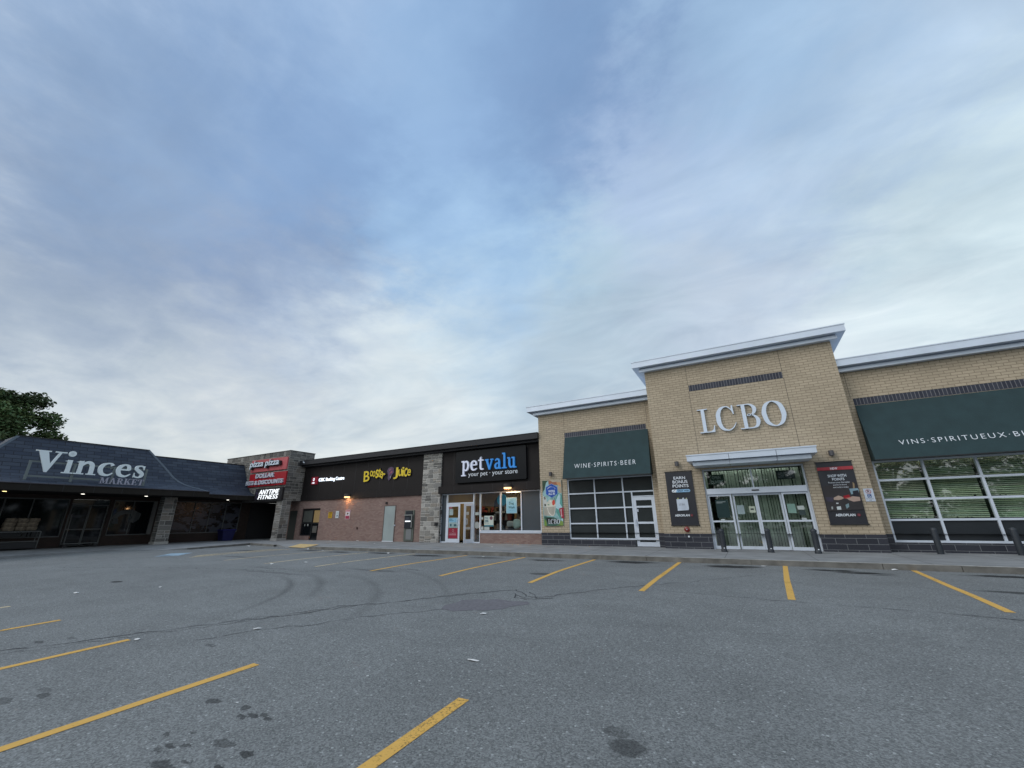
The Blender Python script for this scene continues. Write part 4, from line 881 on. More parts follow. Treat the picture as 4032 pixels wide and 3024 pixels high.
# night deposit / bank machine
t_ = thing('bank_machine', 'tall narrow grey bank deposit machine set in red brick beside the stone pillar', 'bank machine', (-18.4, S, SZ))
m_ = MB(); f = FY(S)
m_.box(-18.80,-18.03,S-.05,S,.17,1.98); m_.build('surround', mat('olive_grey_metal', (.11,.125,.105), .5, .2), t_)
m_ = MB(); m_.box(-18.74,-18.13,S-.12,S-.051,.92,1.66); m_.box(-18.70,-18.16,S-.085,S-.0515,1.74,1.94); m_.build('cabinet', mat('machine_black', (.022,.026,.032), .35), t_)
m_ = MB(); m_.box(-18.76,-18.10,S-.16,S-.052,1.665,1.73).box(-18.16,-18.10,S-.155,S-.121,.95,1.66); m_.build('hood', mat('machine_grey', (.25,.26,.25), .4, .3), t_)
m_ = MB(); m_.box(-18.66,-18.24,S-.14,S-.121,1.30,1.36); m_.build('lit_slot', mat('slot_glow', (.9,.95,1), .5, emit=1.2), t_)
m_ = MB(); m_.box(-18.68,-18.3,S-.13,S-.121,1.42,1.45).box(-18.66,-18.36,S-.13,S-.121,1.50,1.54); m_.build('screen_bar', mat('screen_grey', (.09,.10,.12), .4), t_)
m_ = MB(); m_.box(-18.60,-18.17,S-.07,S-.0515,.28,.88).box(-18.60,-18.17,S-.068,S-.0512,.26,.275); m_.build('lower_panel', mat('machine_pale', (.22,.23,.235), .45, .3), t_)

# wall pack lamps (lit)
def wall_pack(x, z, y, lb):
    t_ = thing('wall_pack_lamp', lb, 'lamp', (x, y, z), 'lit bronze wall lamps on the dark band')
    m_ = MB(); n_ = 12; zt = z+.10; zb = z-.16
    pr = [(x+.25*math.cos(R(180+180*i/n_)), y+.26*math.sin(R(180+180*i/n_))) for i in range(n_+1)]
    for a, b in zip(pr[:-1], pr[1:]): m_.face([(a[0],a[1],zb+.07),(b[0],b[1],zb+.07),(b[0],b[1],zt),(a[0],a[1],zt)])
    m_.face([(a,b,zt) for a,b in pr]); m_.build('housing', mat('pack_brown', (.055,.045,.04), .5), t_)
    m_ = MB()
    for a, b in zip(pr[:-1], pr[1:]): m_.face([(x+(a[0]-x)*.86,y+(a[1]-y)*.86,zb),(x+(b[0]-x)*.86,y+(b[1]-y)*.86,zb),(x+(b[0]-x)*.9,y+(b[1]-y)*.9,zb+.09),(x+(a[0]-x)*.9,y+(a[1]-y)*.9,zb+.09)])
    m_.face([(x+(a-x)*.86,y+(b-y)*.86,zb) for a,b in pr][::-1]); m_.build('lens', mat('amber_lens', (1,.62,.28), .4, emit=2.2), t_)
    l = bpy.data.lights.new('lamp_glow', 'POINT'); l.energy = 16; l.color = (1,.55,.25); l.shadow_soft_size = .08
    o = bpy.data.objects.new('lamp_glow', l); C.objects.link(o); o.parent = t_; o.location = (0,-.16,-.24)
wall_pack(-24.17, 3.10, S-.10, 'lit bronze wall lamp above the red brick wall and white camera notice')
wall_pack(-11.22, 3.12, S-.26, 'lit bronze wall lamp above the pet store window')

# small signs on brick
f = FY(S)
t_ = thing('yellow_sign', 'small yellow notice on the brick next to the bank entrance', 'sign', (-25.88,S,1.8))
m_ = MB(); m_.box(-26.08,-25.68,S-.02,S-.005,1.60,2.02); m_.build('plate', mat('sign_yellow', (.50,.30,.015), .5, noise=.2, nscale=12), t_); m_ = MB(); m_.col=(.12,.08,.01); poly(m_, f, [(-26.04,1.93),(-25.72,1.93),(-25.72,1.99),(-26.04,1.99)], .02,.0215)
for z in (1.86,1.80,1.74,1.68): poly(m_, f, [(-26.0,z),(-25.76-random.uniform(0,.1),z),(-25.8,z+.02),(-26.0,z+.02)], .02,.0215)
m_.build('print', M_VC, t_)
t_ = thing('parking_notice', 'small white notice with rounded corners between the yellow and the camera notice', 'sign', (-25.15,S,1.83))
m_ = MB(); m_.box(-25.31,-24.99,S-.02,S-.005,1.60,2.07); m_.build('plate', mat('sign_white2', (.55,.60,.62), .5), t_)
m_ = MB(); m_.col=(.03,.09,.16); m_.box(-25.19,-25.09,S-.024,S-.0205,1.70,1.82).box(-24.985,-24.97,S-.02,S-.006,1.61,2.06); m_.col=(.35,.42,.42); m_.box(-25.24,-25.05,S-.024,S-.0205,1.90,1.98); m_.build('print', M_VC, t_)
t_ = thing('camera_notice', 'white and red surveillance camera notice under the lit wall lamp', 'sign', (-24.08,S,1.82))
m_ = MB(); m_.box(-24.31,-23.85,S-.02,S-.005,1.51,2.13); m_.build('plate', mat('sign_pink', (.58,.42,.46), .5), t_)
m_ = MB(); m_.col=(.55,.56,.60); m_.box(-24.29,-23.87,S-.022,S-.0205,1.76,1.99); m_.col=(.30,.03,.07); m_.box(-24.27,-23.89,S-.022,S-.0205,1.54,1.73).box(-24.27,-23.89,S-.022,S-.0205,2.03,2.09)
m_.col=(.01,.01,.015); poly(m_, f, [(-24.17,1.90),(-24.08,1.95),(-23.98,1.88),(-24.05,1.84),(-24.10,1.80),(-24.15,1.82)], .0225,.024); m_.build('print', M_VC, t_)
m_ = MB(); m_.cyl((-29.05,19.62,5.68),(-28.80,19.55,5.66),.055,n=12); cm_ = m_.build('security_camera', M_LETW); tag(cm_, 'small white security camera at the left end of the black roof fascia', 'camera')
m_ = MB(); m_.box(-29.0,-28.95,19.52,19.66,5.70,5.80); m_.build('bracket', M_LETW, cm_)

# pet store front
y = S+.06
fb = [(-16.0,.13,2.86),(-15.58,.13,2.86),(-13.66,.13,2.86),(-13.21,.13,2.86),(-11.87,.79,2.86),(-10.56,.79,2.86),(-9.40,.66,2.86)]
hz = [(2.83,a+.03,b-.03) for a, b in zip([q[0] for q in fb][:-1], [q[0] for q in fb][1:])]+[(.16,-15.97,-15.61),(.16,-13.63,-13.24),(2.31,-15.55,-13.69)]
sf = bars('y', y-.04, y+.07, fb, hz, .062)
sf.box(-13.18,-9.43,y-.05,y+.07,.73,.80).box(-13.18,-9.39,y-.09,y+.09,.66,.715)
sf = sf.build('storefront', M_WHITE, RB); tag(sf, 'white framed pet store front with doors and lit windows')
m_ = MB(); m_.box(-15.97,-15.61,y-.0,y+.03,.19,2.80).box(-10.53,-9.43,y-.0,y+.03,.80,2.80); m_.build('solid_panel', M_PANEL, sf)
pane('y', y+.03, -15.55, -13.69, 2.34, 2.80).face([(-13.63,y+.03,.19),(-13.24,y+.03,.19),(-13.24,y+.03,2.80),(-13.63,y+.03,2.80)]).face([(-13.18,y+.03,.80),(-10.53,y+.03,.80),(-10.53,y+.03,2.80),(-13.18,y+.03,2.80)]).build('pane', M_GLASS, sf)
def leaf(name, A, B, zt, ww, lb):
    A = Vector(A); B = Vector(B); u = (B-A); Ln = u.length; f = Frame(A, u, (0,0,1)); m_ = MB(); st = .115
    def bx(a, b, c, d, e0=-.022, e1=.022):
        P = [f.p(i,j,k) for i in (a,b) for j in (c,d) for k in (e0,e1)]
        for q in ((1,5,7,3),(4,0,2,6),(0,1,3,2),(5,4,6,7),(2,3,7,6),(1,0,4,5)): m_.face([P[i] for i in q])
    bx(0,st,0,zt); bx(Ln-st,Ln,0,zt); bx(st,Ln-st,0,.20); bx(st,Ln-st,zt-.15,zt)
    o = m_.build(name, M_WHITE, sf); tag(o, lb)
    m2 = MB(); m2.face([f.p(st-.01,.19,0),f.p(Ln-st+.01,.19,0),f.p(Ln-st+.01,zt-.14,0),f.p(st-.01,zt-.14,0)]); m2.build('pane', M_GLASS, o)
    m2 = MB(); hs = Ln-st*.5 if ww else st*.5
    for sg_ in (1,-1):
        pts = [f.p(hs+(-.0),1.0,.0),f.p(hs,1.0,.07*sg_),f.p(hs-(.12 if ww else -.12),1.0,.07*sg_),f.p(hs-(.12 if ww else -.12),1.28,.07*sg_),f.p(hs,1.28,.07*sg_),f.p(hs,1.28,0)]
        m2.tube(pts, .013, n=8)
    m2.build('handle', M_SILV, o); return o, f
o1, f1 = leaf('door', (-15.54,y-.03,.14), (-14.60,y-.03,.14), 2.13, True, 'closed white glazed door leaf with posters')
o2, f2 = leaf('door', (-13.97,y-.52,.14), (-13.70,y-.02,.14), 2.13, False, 'open white glazed door leaf swung outward')
m_ = MB()
def card(mb, f, a, b, c, d, col, e=.004): mb.col = col; mb.face([f.p(a,c,e),f.p(b,c,e),f.p(b,d,e),f.p(a,d,e)])
card(m_, f1, .14,.80,.80,1.36,(.30,.40,.40)); card(m_, f1, .14,.78,1.10,1.34,(.22,.42,.55),.006); card(m_, f1, .14,.80,.22,.78,(.28,.02,.045)); card(m_, f1, .16,.44,1.50,1.85,(.30,.38,.38)); card(m_, f1, .14,.36,1.88,1.97,(.35,.12,.14))
card(m_, f1, .24,.36,.88,1.02,(.03,.10,.13),.008); card(m_, f1, .52,.70,.88,1.0,(.04,.10,.12),.008); card(m_, f1, .18,.40,1.26,1.29,(.03,.15,.25),.008); card(m_, f1, .18,.50,1.18,1.21,(.03,.15,.25),.008)
card(m_, f1, .20,.70,.40,.44,(.5,.25,.28),.008); m_.build('poster', M_VC, o1)
m_ = MB(); put_text(m_, f1, 'Loyalty', .25,.68,.45,.55,.008,.009); ribbon(m_, f1, [(.47+.06*math.cos(R(a)),.65+.06*math.sin(R(a)),.016) for a in range(0,360,40)], .008, .009, closed=True); m_.build('lettering', mat('rose_print', (.50,.30,.32), .5), o1)
m_ = MB(); card(m_, f2, .14,.30,1.50,1.66,(.5,.52,.5)); card(m_, f2, .13,.40,.72,.84,(.45,.45,.42)); m_.build('sticker', M_VC, o2)
# window posters of the pet store
f = FY(y+.02)
def poster(name, lb, a, b, c, d, col, tx):
    m_ = MB(); m_.box(a,b,y-.005,y+.015,c,d); o = m_.build(name, mat(name, col, .5), None); tag(o, lb, 'poster'); m2 = MB(); tx(m2, FY(y-.005)); m2.build('print', mat(name+'_ink', (.015,.10,.14), .5), o); return o
def tx1(m, f):
    put_text(m, f, 'Dog', -11.33,-11.03,2.10,2.27,.001,.003,bold=.03); put_text(m, f, 'Wash', -11.37,-10.98,1.93,2.06,.001,.003,bold=.03); put_text(m, f, 'SELF SERVE', -11.30,-11.06,2.30,2.33,.001,.003); put_text(m, f, 'by appointment', -11.34,-11.02,1.82,1.86,.001,.003)
    ribbon(m, f, [(-11.18+.06*math.cos(R(q)),2.41+.035*math.sin(R(q)),.012) for q in range(180,380,20)], .001, .003)
o = poster('dog_wash_poster', 'pale blue poster reading Dog Wash in the pet store window', -11.49,-10.87,1.70,2.49, (.20,.44,.58), tx1)
m_ = MB(); m_.box(-11.51,-10.85,y+.0,y+.012,2.492,2.51).box(-11.51,-10.85,y+.0,y+.012,1.68,1.698).box(-11.51,-11.492,y,y+.012,1.698,2.492).box(-10.868,-10.85,y,y+.012,1.698,2.492); m_.build('border', mat('poster_border', (.45,.62,.66), .5), o)
def tx2(m, f): put_text(m, f, 'Home', -12.90,-12.68,1.42,1.51,.001,.003,bold=.03); put_text(m, f, '20%', -12.90,-12.66,1.22,1.37,.001,.003,bold=.03); put_text(m, f, 'delivery savings', -12.90,-12.62,1.13,1.17,.001,.003)
o = poster('sale_poster', 'white poster reading 20 percent off with dark round badge in pet store window', -12.94,-12.34,1.0,1.57, (.50,.56,.50), tx2)
m_ = MB(); m_.cyl((-12.48,y-.006,1.45),(-12.48,y-.012,1.45),.10,n=20); m_.build('round_badge', mat('badge_dark', (.12,.04,.06), .5), o); m_ = MB(); m_.box(-12.94,-12.34,y-.008,y-.0055,1.0,1.08); m_.build('blue_strip', mat('strip_blue', (.03,.16,.20), .5), o)
m_ = MB(); m_.box(-12.94,-12.6,y-.002,y+.01,.82,.98).box(-13.16,-13.0,y-.002,y+.01,.83,1.0).box(-13.56,-13.32,y-.002,y+.01,1.62,1.78).box(-13.16,-13.02,y-.002,y+.01,1.38,1.5); tag(m_.build('window_notices', mat('notice_white', (.42,.46,.44), .5)), 'small pale notices stuck on the pet store glass near the doors', 'notices', kind='stuff')
m_ = MB(); m_.cyl((-13.43,y-.002,1.08),(-13.43,y+.008,1.08),.19,n=8); tag(m_.build('round_decal', mat('decal', (.36,.37,.35), .5)), 'pale octagonal decal on the narrow glass beside the open door', 'decal')
# interior
yb = S+5
m_ = MB()
m_.face([(-16,S+.3,.13),(-9.3,S+.3,.13),(-9.3,yb,.13),(-16,yb,.13)]); m_.face([(-16,yb,.13),(-9.3,yb,.13),(-9.3,yb,3.1),(-16,yb,3.1)]); m_.face([(-16,S+.2,.13),(-16,yb,.13),(-16,yb,3.1),(-16,S+.2,3.1)]); m_.face([(-9.3,S+.2,.13),(-9.3,yb,.13),(-9.3,yb,3.1),(-9.3,S+.2,3.1)]); m_.face([(-16,S+.2,3.1),(-9.3,S+.2,3.1),(-9.3,yb,3.1),(-16,yb,3.1)])
rm = m_.build('store_room', mat('tan_wall', (.30,.22,.11), .8), RB)
m_ = MB(); m_.box(-11.9,-10.9,S+1.0,S+1.35,3.03,3.08).box(-10.6,-9.6,S+1.8,S+2.1,3.03,3.08).box(-15,-14,S+2.2,S+2.5,3.03,3.08).box(-13.4,-12.4,S+3.2,S+3.5,3.03,3.08)
m_.build('tube_light', mat('tube_glow', (1,.86,.62), .5, emit=14), rm)
rnd = random.Random(31)
for k, (a, b, yy) in enumerate(((-13.1,-11.9,S+1.3),(-11.8,-10.5,S+1.5),(-15.6,-13.3,S+3.2),(-10.4,-9.5,S+2.0))):
    t_ = thing('store_shelf', ['dark shelf of goods behind the sale poster','dark shelf of goods behind the dog wash poster','tall shelf of goods seen through the pet store doors','shelf deep in the pet store behind the solid panel'][k], 'shelf', ((a+b)/2, yy, SZ), 'shelves inside the pet store')
    m_ = MB(); m_.box(a,b,yy+.38,yy+.4,.13,2.1)
    for z in (.3,.8,1.3,1.8): m_.box(a,b,yy,yy+.38,z,z+.03)
    m_.build('rack', M_BLACK, t_)
    m_ = MB()
    for z in (.33,.83,1.33,1.83):
        x = a+.03
        while x < b-.1:
            wd = rnd.uniform(.05,.2); h_ = rnd.uniform(.1,.38); c_ = rnd.choice([(.10,.09,.08),(.25,.22,.2),(.05,.05,.06),(.22,.05,.04),(.30,.30,.30),(.05,.10,.14),(.20,.12,.06)]); m_.col = c_
            if rnd.random() < .8: m_.box(x,x+wd,yy+.05,yy+.3,z,z+h_)
            x += wd+.02
    tag(m_.build('goods', M_VC, t_), kind='stuff')
# pale cushions and a teal disc in the window
def pillow(cx, cz, cy, rx, rz, col, lb, nm, cat_):
    bm = bmesh.new(); bmesh.ops.create_uvsphere(bm, u_segments=20, v_segments=12, radius=1)
    for v in bm.verts: v.co = (math.copysign(abs(v.co.x)**.7, v.co.x)*rx, v.co.y*.10, math.copysign(abs(v.co.z)**.7, v.co.z)*rz*(1-.3*v.co.x))
    me = bpy.data.meshes.new(nm); bm.to_mesh(me); bm.free(); me.materials.append(mat(nm, col, .8)); 
    for p in me.polygons: p.use_smooth = True
    o = bpy.data.objects.new(nm, me); C.objects.link(o); o.location = (cx, cy, cz); tag(o, lb, cat_); return o
pillow(-11.03,1.13,S+.45,.26,.25,(.30,.40,.38),'large pale pet bed shaped like a cone in the window','pet_bed','pet bed')
pillow(-11.52,1.12,S+.65,.30,.16,(.30,.33,.33),'pale folded cushion left of the cone pet bed','cushion','cushion')
pillow(-12.5,1.75,S+1.1,.36,.06,(.28,.28,.27),'long pale cushion on the shelf above the sale poster','long_cushion','cushion')
m_ = MB(); m_.cyl((-12.28,S+.9,2.45),(-12.28,S+.93,2.45),.33,n=28); tag(m_.build('teal_disc', mat('teal', (.01,.18,.28), .5, emit=.25)), 'teal round hanging disc inside the pet store window', 'hanging sign')
m_ = MB(); m_.cyl((-12.75,S+1.6,2.2),(-12.75,S+1.63,2.2),.5,n=28); tag(m_.build('dark_disc', M_BLACK), 'large dark round hanging panel behind the teal disc', 'hanging sign')
m_ = MB(); m_.box(-14.55,-14.05,S+.9,S+1.0,.3,2.2); o = m_.build('display_column', mat('brown_goods', (.16,.075,.04), .8, noise=.7, nscale=9)); tag(o, 'column of brown bagged goods seen through the open pet store doorway', 'display')

# pet store sign
t_ = thing('pet_store_sign', 'black box sign with white and blue slab letters reading pet valu', 'sign', (-12.4, S, 4.35))
m_ = MB(); X0, X1, Z0, Z1 = -14.85,-10.08,3.44,5.27; r_ = .07; pts = []
for cx, cz, a0 in ((X1-r_,Z1-r_,0),(X0+r_,Z1-r_,90),(X0+r_,Z0+r_,180),(X1-r_,Z0+r_,270)): pts += [(cx+r_*math.cos(R(a0+18*k)), cz+r_*math.sin(R(a0+18*k))) for k in range(6)]
poly(m_, FY(S), pts, .04, .22); m_.build('sign_box', mat('gloss_black', (.007,.008,.010), .35, spec=.18), t_)
f = FY(S-.22)
SL = { # slab letters, baseline 0, x-height 1
 'p': (.92, [rect(.15,.33,-.42,.96), rect(0,.48,-.46,-.34), ('P', [(.0,.98),(.30,1.0),(.33,.90),(.33,.82),(.0,.86)]), ('R', [(.30,.74,.06),(.46,.90,.13),(.66,.86,.18),(.76,.52,.20),(.66,.16,.18),(.46,.07,.13),(.30,.18,.06)], False)]),
 'e': (.80, [('R', [(.08,.53,.10),(.40,.53,.11),(.70,.53,.10)], False), ('R', [(.68,.50,.17),(.62,.78,.17),(.40,.90,.14),(.16,.74,.19),(.12,.44,.20),(.22,.14,.18),(.44,.06,.13),(.72,.18,.10)], False)]),
 't': (.60, [('P', [(.17,.30),(.35,.30),(.35,1.24),(.30,1.24),(.17,1.12)]), rect(0,.56,.86,.98), ('R', [(.26,.34,.18),(.28,.16,.18),(.40,.07,.14),(.58,.10,.10)], False)]),
 'v': (.96, [('P', [(.08,.94),(.30,.94),(.52,.24),(.56,0),(.42,0)]), ('P', [(.88,.94),(.74,.94),(.50,.24),(.44,0),(.56,0)]), rect(0,.40,.88,1), rect(.62,.96,.88,1)]),
 'a': (.86, [('R', [(.14,.78,.10),(.30,.92,.13),(.50,.88,.17),(.58,.66,.19),(.58,.12,.19)], False), ('R', [(.58,.56,.10),(.30,.52,.13),(.14,.34,.18),(.20,.12,.17),(.38,.07,.13),(.58,.22,.08)], False), rect(.50,.82,0,.11)]),
 'l': (.48, [rect(.14,.33,.0,1.44), rect(0,.28,1.33,1.46), rect(0,.48,0,.12)]),
 'u': (.98, [('R', [(.23,.94,.19),(.23,.40,.19),(.32,.12,.17),(.50,.08,.13),(.68,.22,.10)], False), rect(.62,.81,.0,.98), rect(.02,.26,.87,1), rect(.48,.74,.87,1), rect(.72,.98,0,.12)]),
}
def slab(mb, f, word, a0, a1, base, xh, d0, d1, GG=SL, gap=.08, low=0):
    tot = sum(GG[c][0] for c in word)+gap*(len(word)-1); k = (a1-a0)/tot; a = a0
    for c in word:
        wd, items = GG[c]
        for j, it in enumerate(items):
            dd = d1+j*.0006
            if it[0] == 'P': poly(mb, f, [(a+x*k, base+yy*xh) for x, yy in it[1]], d0, dd)
            else: ribbon(mb, f, [(a+x*k, base+yy*xh, w_*(k+xh)/2) for x, yy, w_ in it[1]], d0, dd, it[2])
        a += (wd+gap)*k
m_ = MB(); slab(m_, f, 'pet', -14.36,-12.80,4.09,.615,.0,.09); m_.build('pet_lettering', mat('pet_white', (.66,.70,.84), .4, emit=.12), t_)
m_ = MB(); slab(m_, f, 'valu', -12.70,-10.66,4.08,.60,.0,.09); m_.build('valu_lettering', mat('valu_blue', (.025,.22,.60), .4, emit=.25), t_)
m_ = MB(); put_text(m_, f, 'your pet · your store', -13.90,-10.62,3.70,3.98,.001,.004); m_.build('tagline', M_LETW, t_)

# juice bar sign: loose yellow letters, each tilted
t_ = thing('juice_sign', 'bouncing yellow letters reading Booster Juice with purple fruit emblem on dark panels', 'sign', (-20.5, S, 4.35))
f = FY(S-.05)
JU = [('B',-22.75,-22.20,3.95,4.66,.06),('o',-22.17,-21.90,4.27,4.66,.1),('o',-21.92,-21.65,4.22,4.62,-.05),('s',-21.62,-21.38,4.12,4.70,0),('t',-21.40,-21.16,4.18,4.76,-.1),('e',-21.20,-20.95,4.12,4.56,-.1),('r',-21.0,-20.76,4.04,4.42,-.25),
      ('J',-19.98,-19.58,3.98,4.72,.02),('u',-19.55,-19.22,4.14,4.58,.12),('i',-19.24,-19.06,4.12,4.70,-.05),('c',-19.05,-18.78,4.08,4.64,-.08),('e',-18.78,-18.48,4.12,4.54,-.12)]
bk = MB()
for ch, a, b, c, d, ro in JU: put_text(bk, f, ch, a-.03, b+.03, c-.035, d+.03, .0, .06, bold=.06, rot=ro)
bk.build('letter_backing', mat('backing_purple', (.016,.010,.022), .5), t_)
bk = MB()
for ch, a, b, c, d, ro in JU: put_text(bk, f, ch, a, b, c, d, .065, .085, bold=.008, rot=ro)
bk.build('lettering', mat('juice_yellow', (.66,.50,.02), .45, emit=.10), t_)
em = MB(); em.col = (.10,.07,.12); poly(em, f, [(-20.62,4.55),(-20.5,4.74),(-20.25,4.80),(-20.02,4.70),(-20.0,4.42),(-20.2,4.18),(-20.3,3.98),(-20.42,3.90),(-20.5,4.05),(-20.48,4.3)], .0, .05)
rnd = random.Random(2)
for k in range(16):
    a = -20.42+.3*rnd.random(); b = 4.30+.38*rnd.random(); r_ = rnd.uniform(.035,.06); em.col = rnd.choice([(.16,.03,.08),(.22,.06,.14),(.12,.04,.12),(.30,.12,.16)])
    poly(em, f, [(a+r_*math.cos(R(40*i)), b+r_*math.sin(R(40*i))) for i in range(9)], .05, .055+k*.001)
for k in range(8):
    a = -20.40+.12*rnd.random(); b = 3.98+.22*rnd.random(); em.col = rnd.choice([(.35,.35,.38),(.2,.2,.24),(.12,.08,.14)]); poly(em, f, [(a,b),(a+.09,b+.02),(a+.05,b+.08)], .05, .056+k*.001)
em.build('fruit_emblem', M_VC, t_)

# bank sign
t_ = thing('bank_sign', 'small lit sign with red square emblem reading CIBC Banking Centre', 'sign', (-26.5, S, 4.3))
m_ = MB(); m_.box(-28.36,-27.66,S-.12,S-.05,4.03,4.58); em_ = m_.build('red_square', mat('bank_red', (.22,.005,.02), .4, emit=.15), t_)
f = FY(S-.12); m_ = MB(); ribbon(m_, f, [(-28.09,4.29,.05),(-28.02,4.35,.05),(-28.02,4.43,.05),(-28.09,4.50,.05),(-28.16,4.43,.05),(-28.16,4.35,.05)], .001, .006, closed=True, smooth=False); put_text(m_, f, 'CIBC', -28.26,-27.94,4.09,4.19,.001,.006,bold=.03); m_.build('emblem', mat('lit_white', (.85,.92,1), .5, emit=1.0), em_)
m_ = MB(); put_text(m_, FY(S-.05), 'CIBC Banking Centre', -27.56,-24.80,4.14,4.46,.0,.05); m_.build('lettering', MATS['lit_white'], t_)

# ================================================================= STONE CORNER TOWER
ST = thing('stone_tower', 'grey stone corner tower carrying three stacked shop signs', 'building', (-33.7, 22, 0))
mb = MB(); ty = 18.68; tx = -29.4
ashlar(mb, 'y', ty, -38, tx, 2.87, 6.50, seed=41, dark=.80); ashlar(mb, 'x', tx, ty, 20.75, 2.87, 6.50, seed=42, dark=.80)
mb.col = (.12,.11,.10); mb.face([(-38,20.75,2.87),(tx,20.75,2.87),(tx,ty,2.87),(-38,ty,2.87)]); mb.face([(-38,ty,6.5),(tx,ty,6.5),(tx,20.75,6.5),(-38,20.75,6.5)]); mb.face([(-38,ty,2.87),(-38,ty,6.5),(-38,20.75,6.5),(-38,20.75,2.87)]); mb.face([(tx,20.75,2.87),(-38,20.75,2.87),(-38,20.75,6.5),(tx,20.75,6.5)])
mb.build('upper_wall', M_STONE, ST)
mb = MB(); mb.box(-38.03,tx+.035,ty-.035,20.79,6.502,6.55); mb.build('parapet_cap', M_BLACK, ST)
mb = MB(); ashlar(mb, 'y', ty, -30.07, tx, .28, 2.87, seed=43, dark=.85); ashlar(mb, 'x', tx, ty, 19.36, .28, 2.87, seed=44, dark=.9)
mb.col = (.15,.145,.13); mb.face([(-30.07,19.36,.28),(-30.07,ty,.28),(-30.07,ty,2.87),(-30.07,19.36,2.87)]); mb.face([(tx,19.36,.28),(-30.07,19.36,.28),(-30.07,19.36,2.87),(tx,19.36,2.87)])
mb.col = (.36,.35,.33); mb.box(-30.1,tx+.03,ty-.03,19.39,.1,.28); mb.build('stone_pillar', M_STONE, ST)
mb = MB(); mb.box(-34.6,-31.61,25,25.2,0,2.87); mb.box(-34.62,-34.5,19.4,25,0,2.87); mb.face([(-34.6,20.75,2.88),(-31.6,20.75,2.88),(-31.6,25,2.88),(-34.6,25,2.88)]); mb.build('passage', M_DARK, ST)
mb = MB(); mb.box(-30.47,-29.64,S-.02,S+.05,.15,2.18); d_ = mb.build('side_door', mat('olive_door', (.035,.04,.035), .6), RB); tag(d_, 'dark door in the shade under the stone tower')
# signs
f = FY(ty)
t_ = thing('pizza_sign', 'faded red panel with white letters reading pizza pizza on the stone tower', 'sign', (-31.7,ty,5.6))
m_ = MB(); poly(m_, f, [(-34.05,5.12),(-29.43,5.14),(-29.46,6.05),(-34.09,6.08)], .02, .10); m_.build('panel', mat('faded_red', (.42,.075,.085), .5, noise=.12, nscale=.8), t_)
m_ = MB(); f2 = FY(ty-.10); put_text(m_, f2, 'pizza pizza', -33.88,-30.05,5.33,5.95, .0,.16, bold=.05, shear=.08); m_.build('letter_backing', M_BLACK, t_)
m_ = MB(); put_text(m_, f2, 'pizza pizza', -33.96,-30.20,5.37,5.96, .17,.19, bold=.018, shear=.08); m_.build('lettering', mat('sign_pale', (.58,.66,.74), .45, emit=.06), t_)
t_ = thing('dollar_sign', 'bright red panel with raised white letters reading DOLLAR and DISCOUNTS on the stone tower', 'sign', (-31.7,ty,4.5))
m_ = MB(); m_.box(-34.0,-29.31,ty-.11,ty-.02,4.0,4.98); m_.build('panel', mat('deep_red', (.33,.004,.012), .4), t_)
m_ = MB(); f2 = FY(ty-.11); put_text(m_, f2, 'DOLLAR', -33.04,-30.70,4.62,4.96,.0,.10,bold=.03); put_text(m_, f2, 'BITS & DISCOUNTS', -34.2,-29.5,4.13,4.45,.0,.10,bold=.03); m_.build('lettering', mat('sign_grey', (.50,.53,.60), .5), t_)
t_ = thing('fitness_sign', 'black panel with glowing white letters reading ANYTIME FITNESS lowest on the tower', 'sign', (-31.0,ty,3.4))
m_ = MB(); m_.box(-32.76,-29.34,ty-.17,ty-.02,2.90,3.82); m_.build('panel', M_BLACK, t_)
m_ = MB(); f2 = FY(ty-.17); put_text(m_, f2, 'ANYTIME', -32.20,-29.72,3.38,3.71,.0,.03,shear=.22,space=1.08); put_text(m_, f2, 'FITNESS', -32.24,-29.78,3.02,3.33,.0,.03,shear=.22,space=1.08); m_.build('lettering', mat('fit_glow', (.95,.98,1), .5, emit=1.0), t_)
m_ = MB(); m_.box(-32.2,-29.7,ty-.204,ty-.2005,3.60,3.612).box(-32.25,-29.8,ty-.204,ty-.2005,3.225,3.237); m_.build('letter_slit', M_BLACK, t_)
m_ = MB(); ribbon(m_, f2, [(-32.55,3.60,.08),(-32.42,3.45,.10),(-32.48,3.25,.09),(-32.62,3.08,.06)], .0,.02); ribbon(m_, f2, [(-32.68,3.42,.06),(-32.45,3.52,.07),(-32.33,3.36,.05)], .02,.03); ribbon(m_, f2, [(-32.46,3.30,.08),(-32.36,3.15,.07),(-32.42,2.98,.05)], .02,.031); m_.cyl(f2.p(-32.50,3.72,0),f2.p(-32.50,3.72,.02),.06,n=12); m_.build('runner_mark', mat('dim_purple', (.035,.025,.06), .5), t_)

# ================================================================= MARKET
MK = thing('market_building', 'low market with dark blue slate mansard roof and covered shopfront', 'building', (-37, 8, 0))
PR = [(0,0),(.25,.04),(.85,.15),(1.28,.31),(1.66,.555),(2.38,1.0)]
def arc(P):
    a = [0.]
    for p, q in zip(P[:-1], P[1:]): a.append(a[-1]+math.hypot(q[0]-p[0], q[1]-p[1]))
    return a
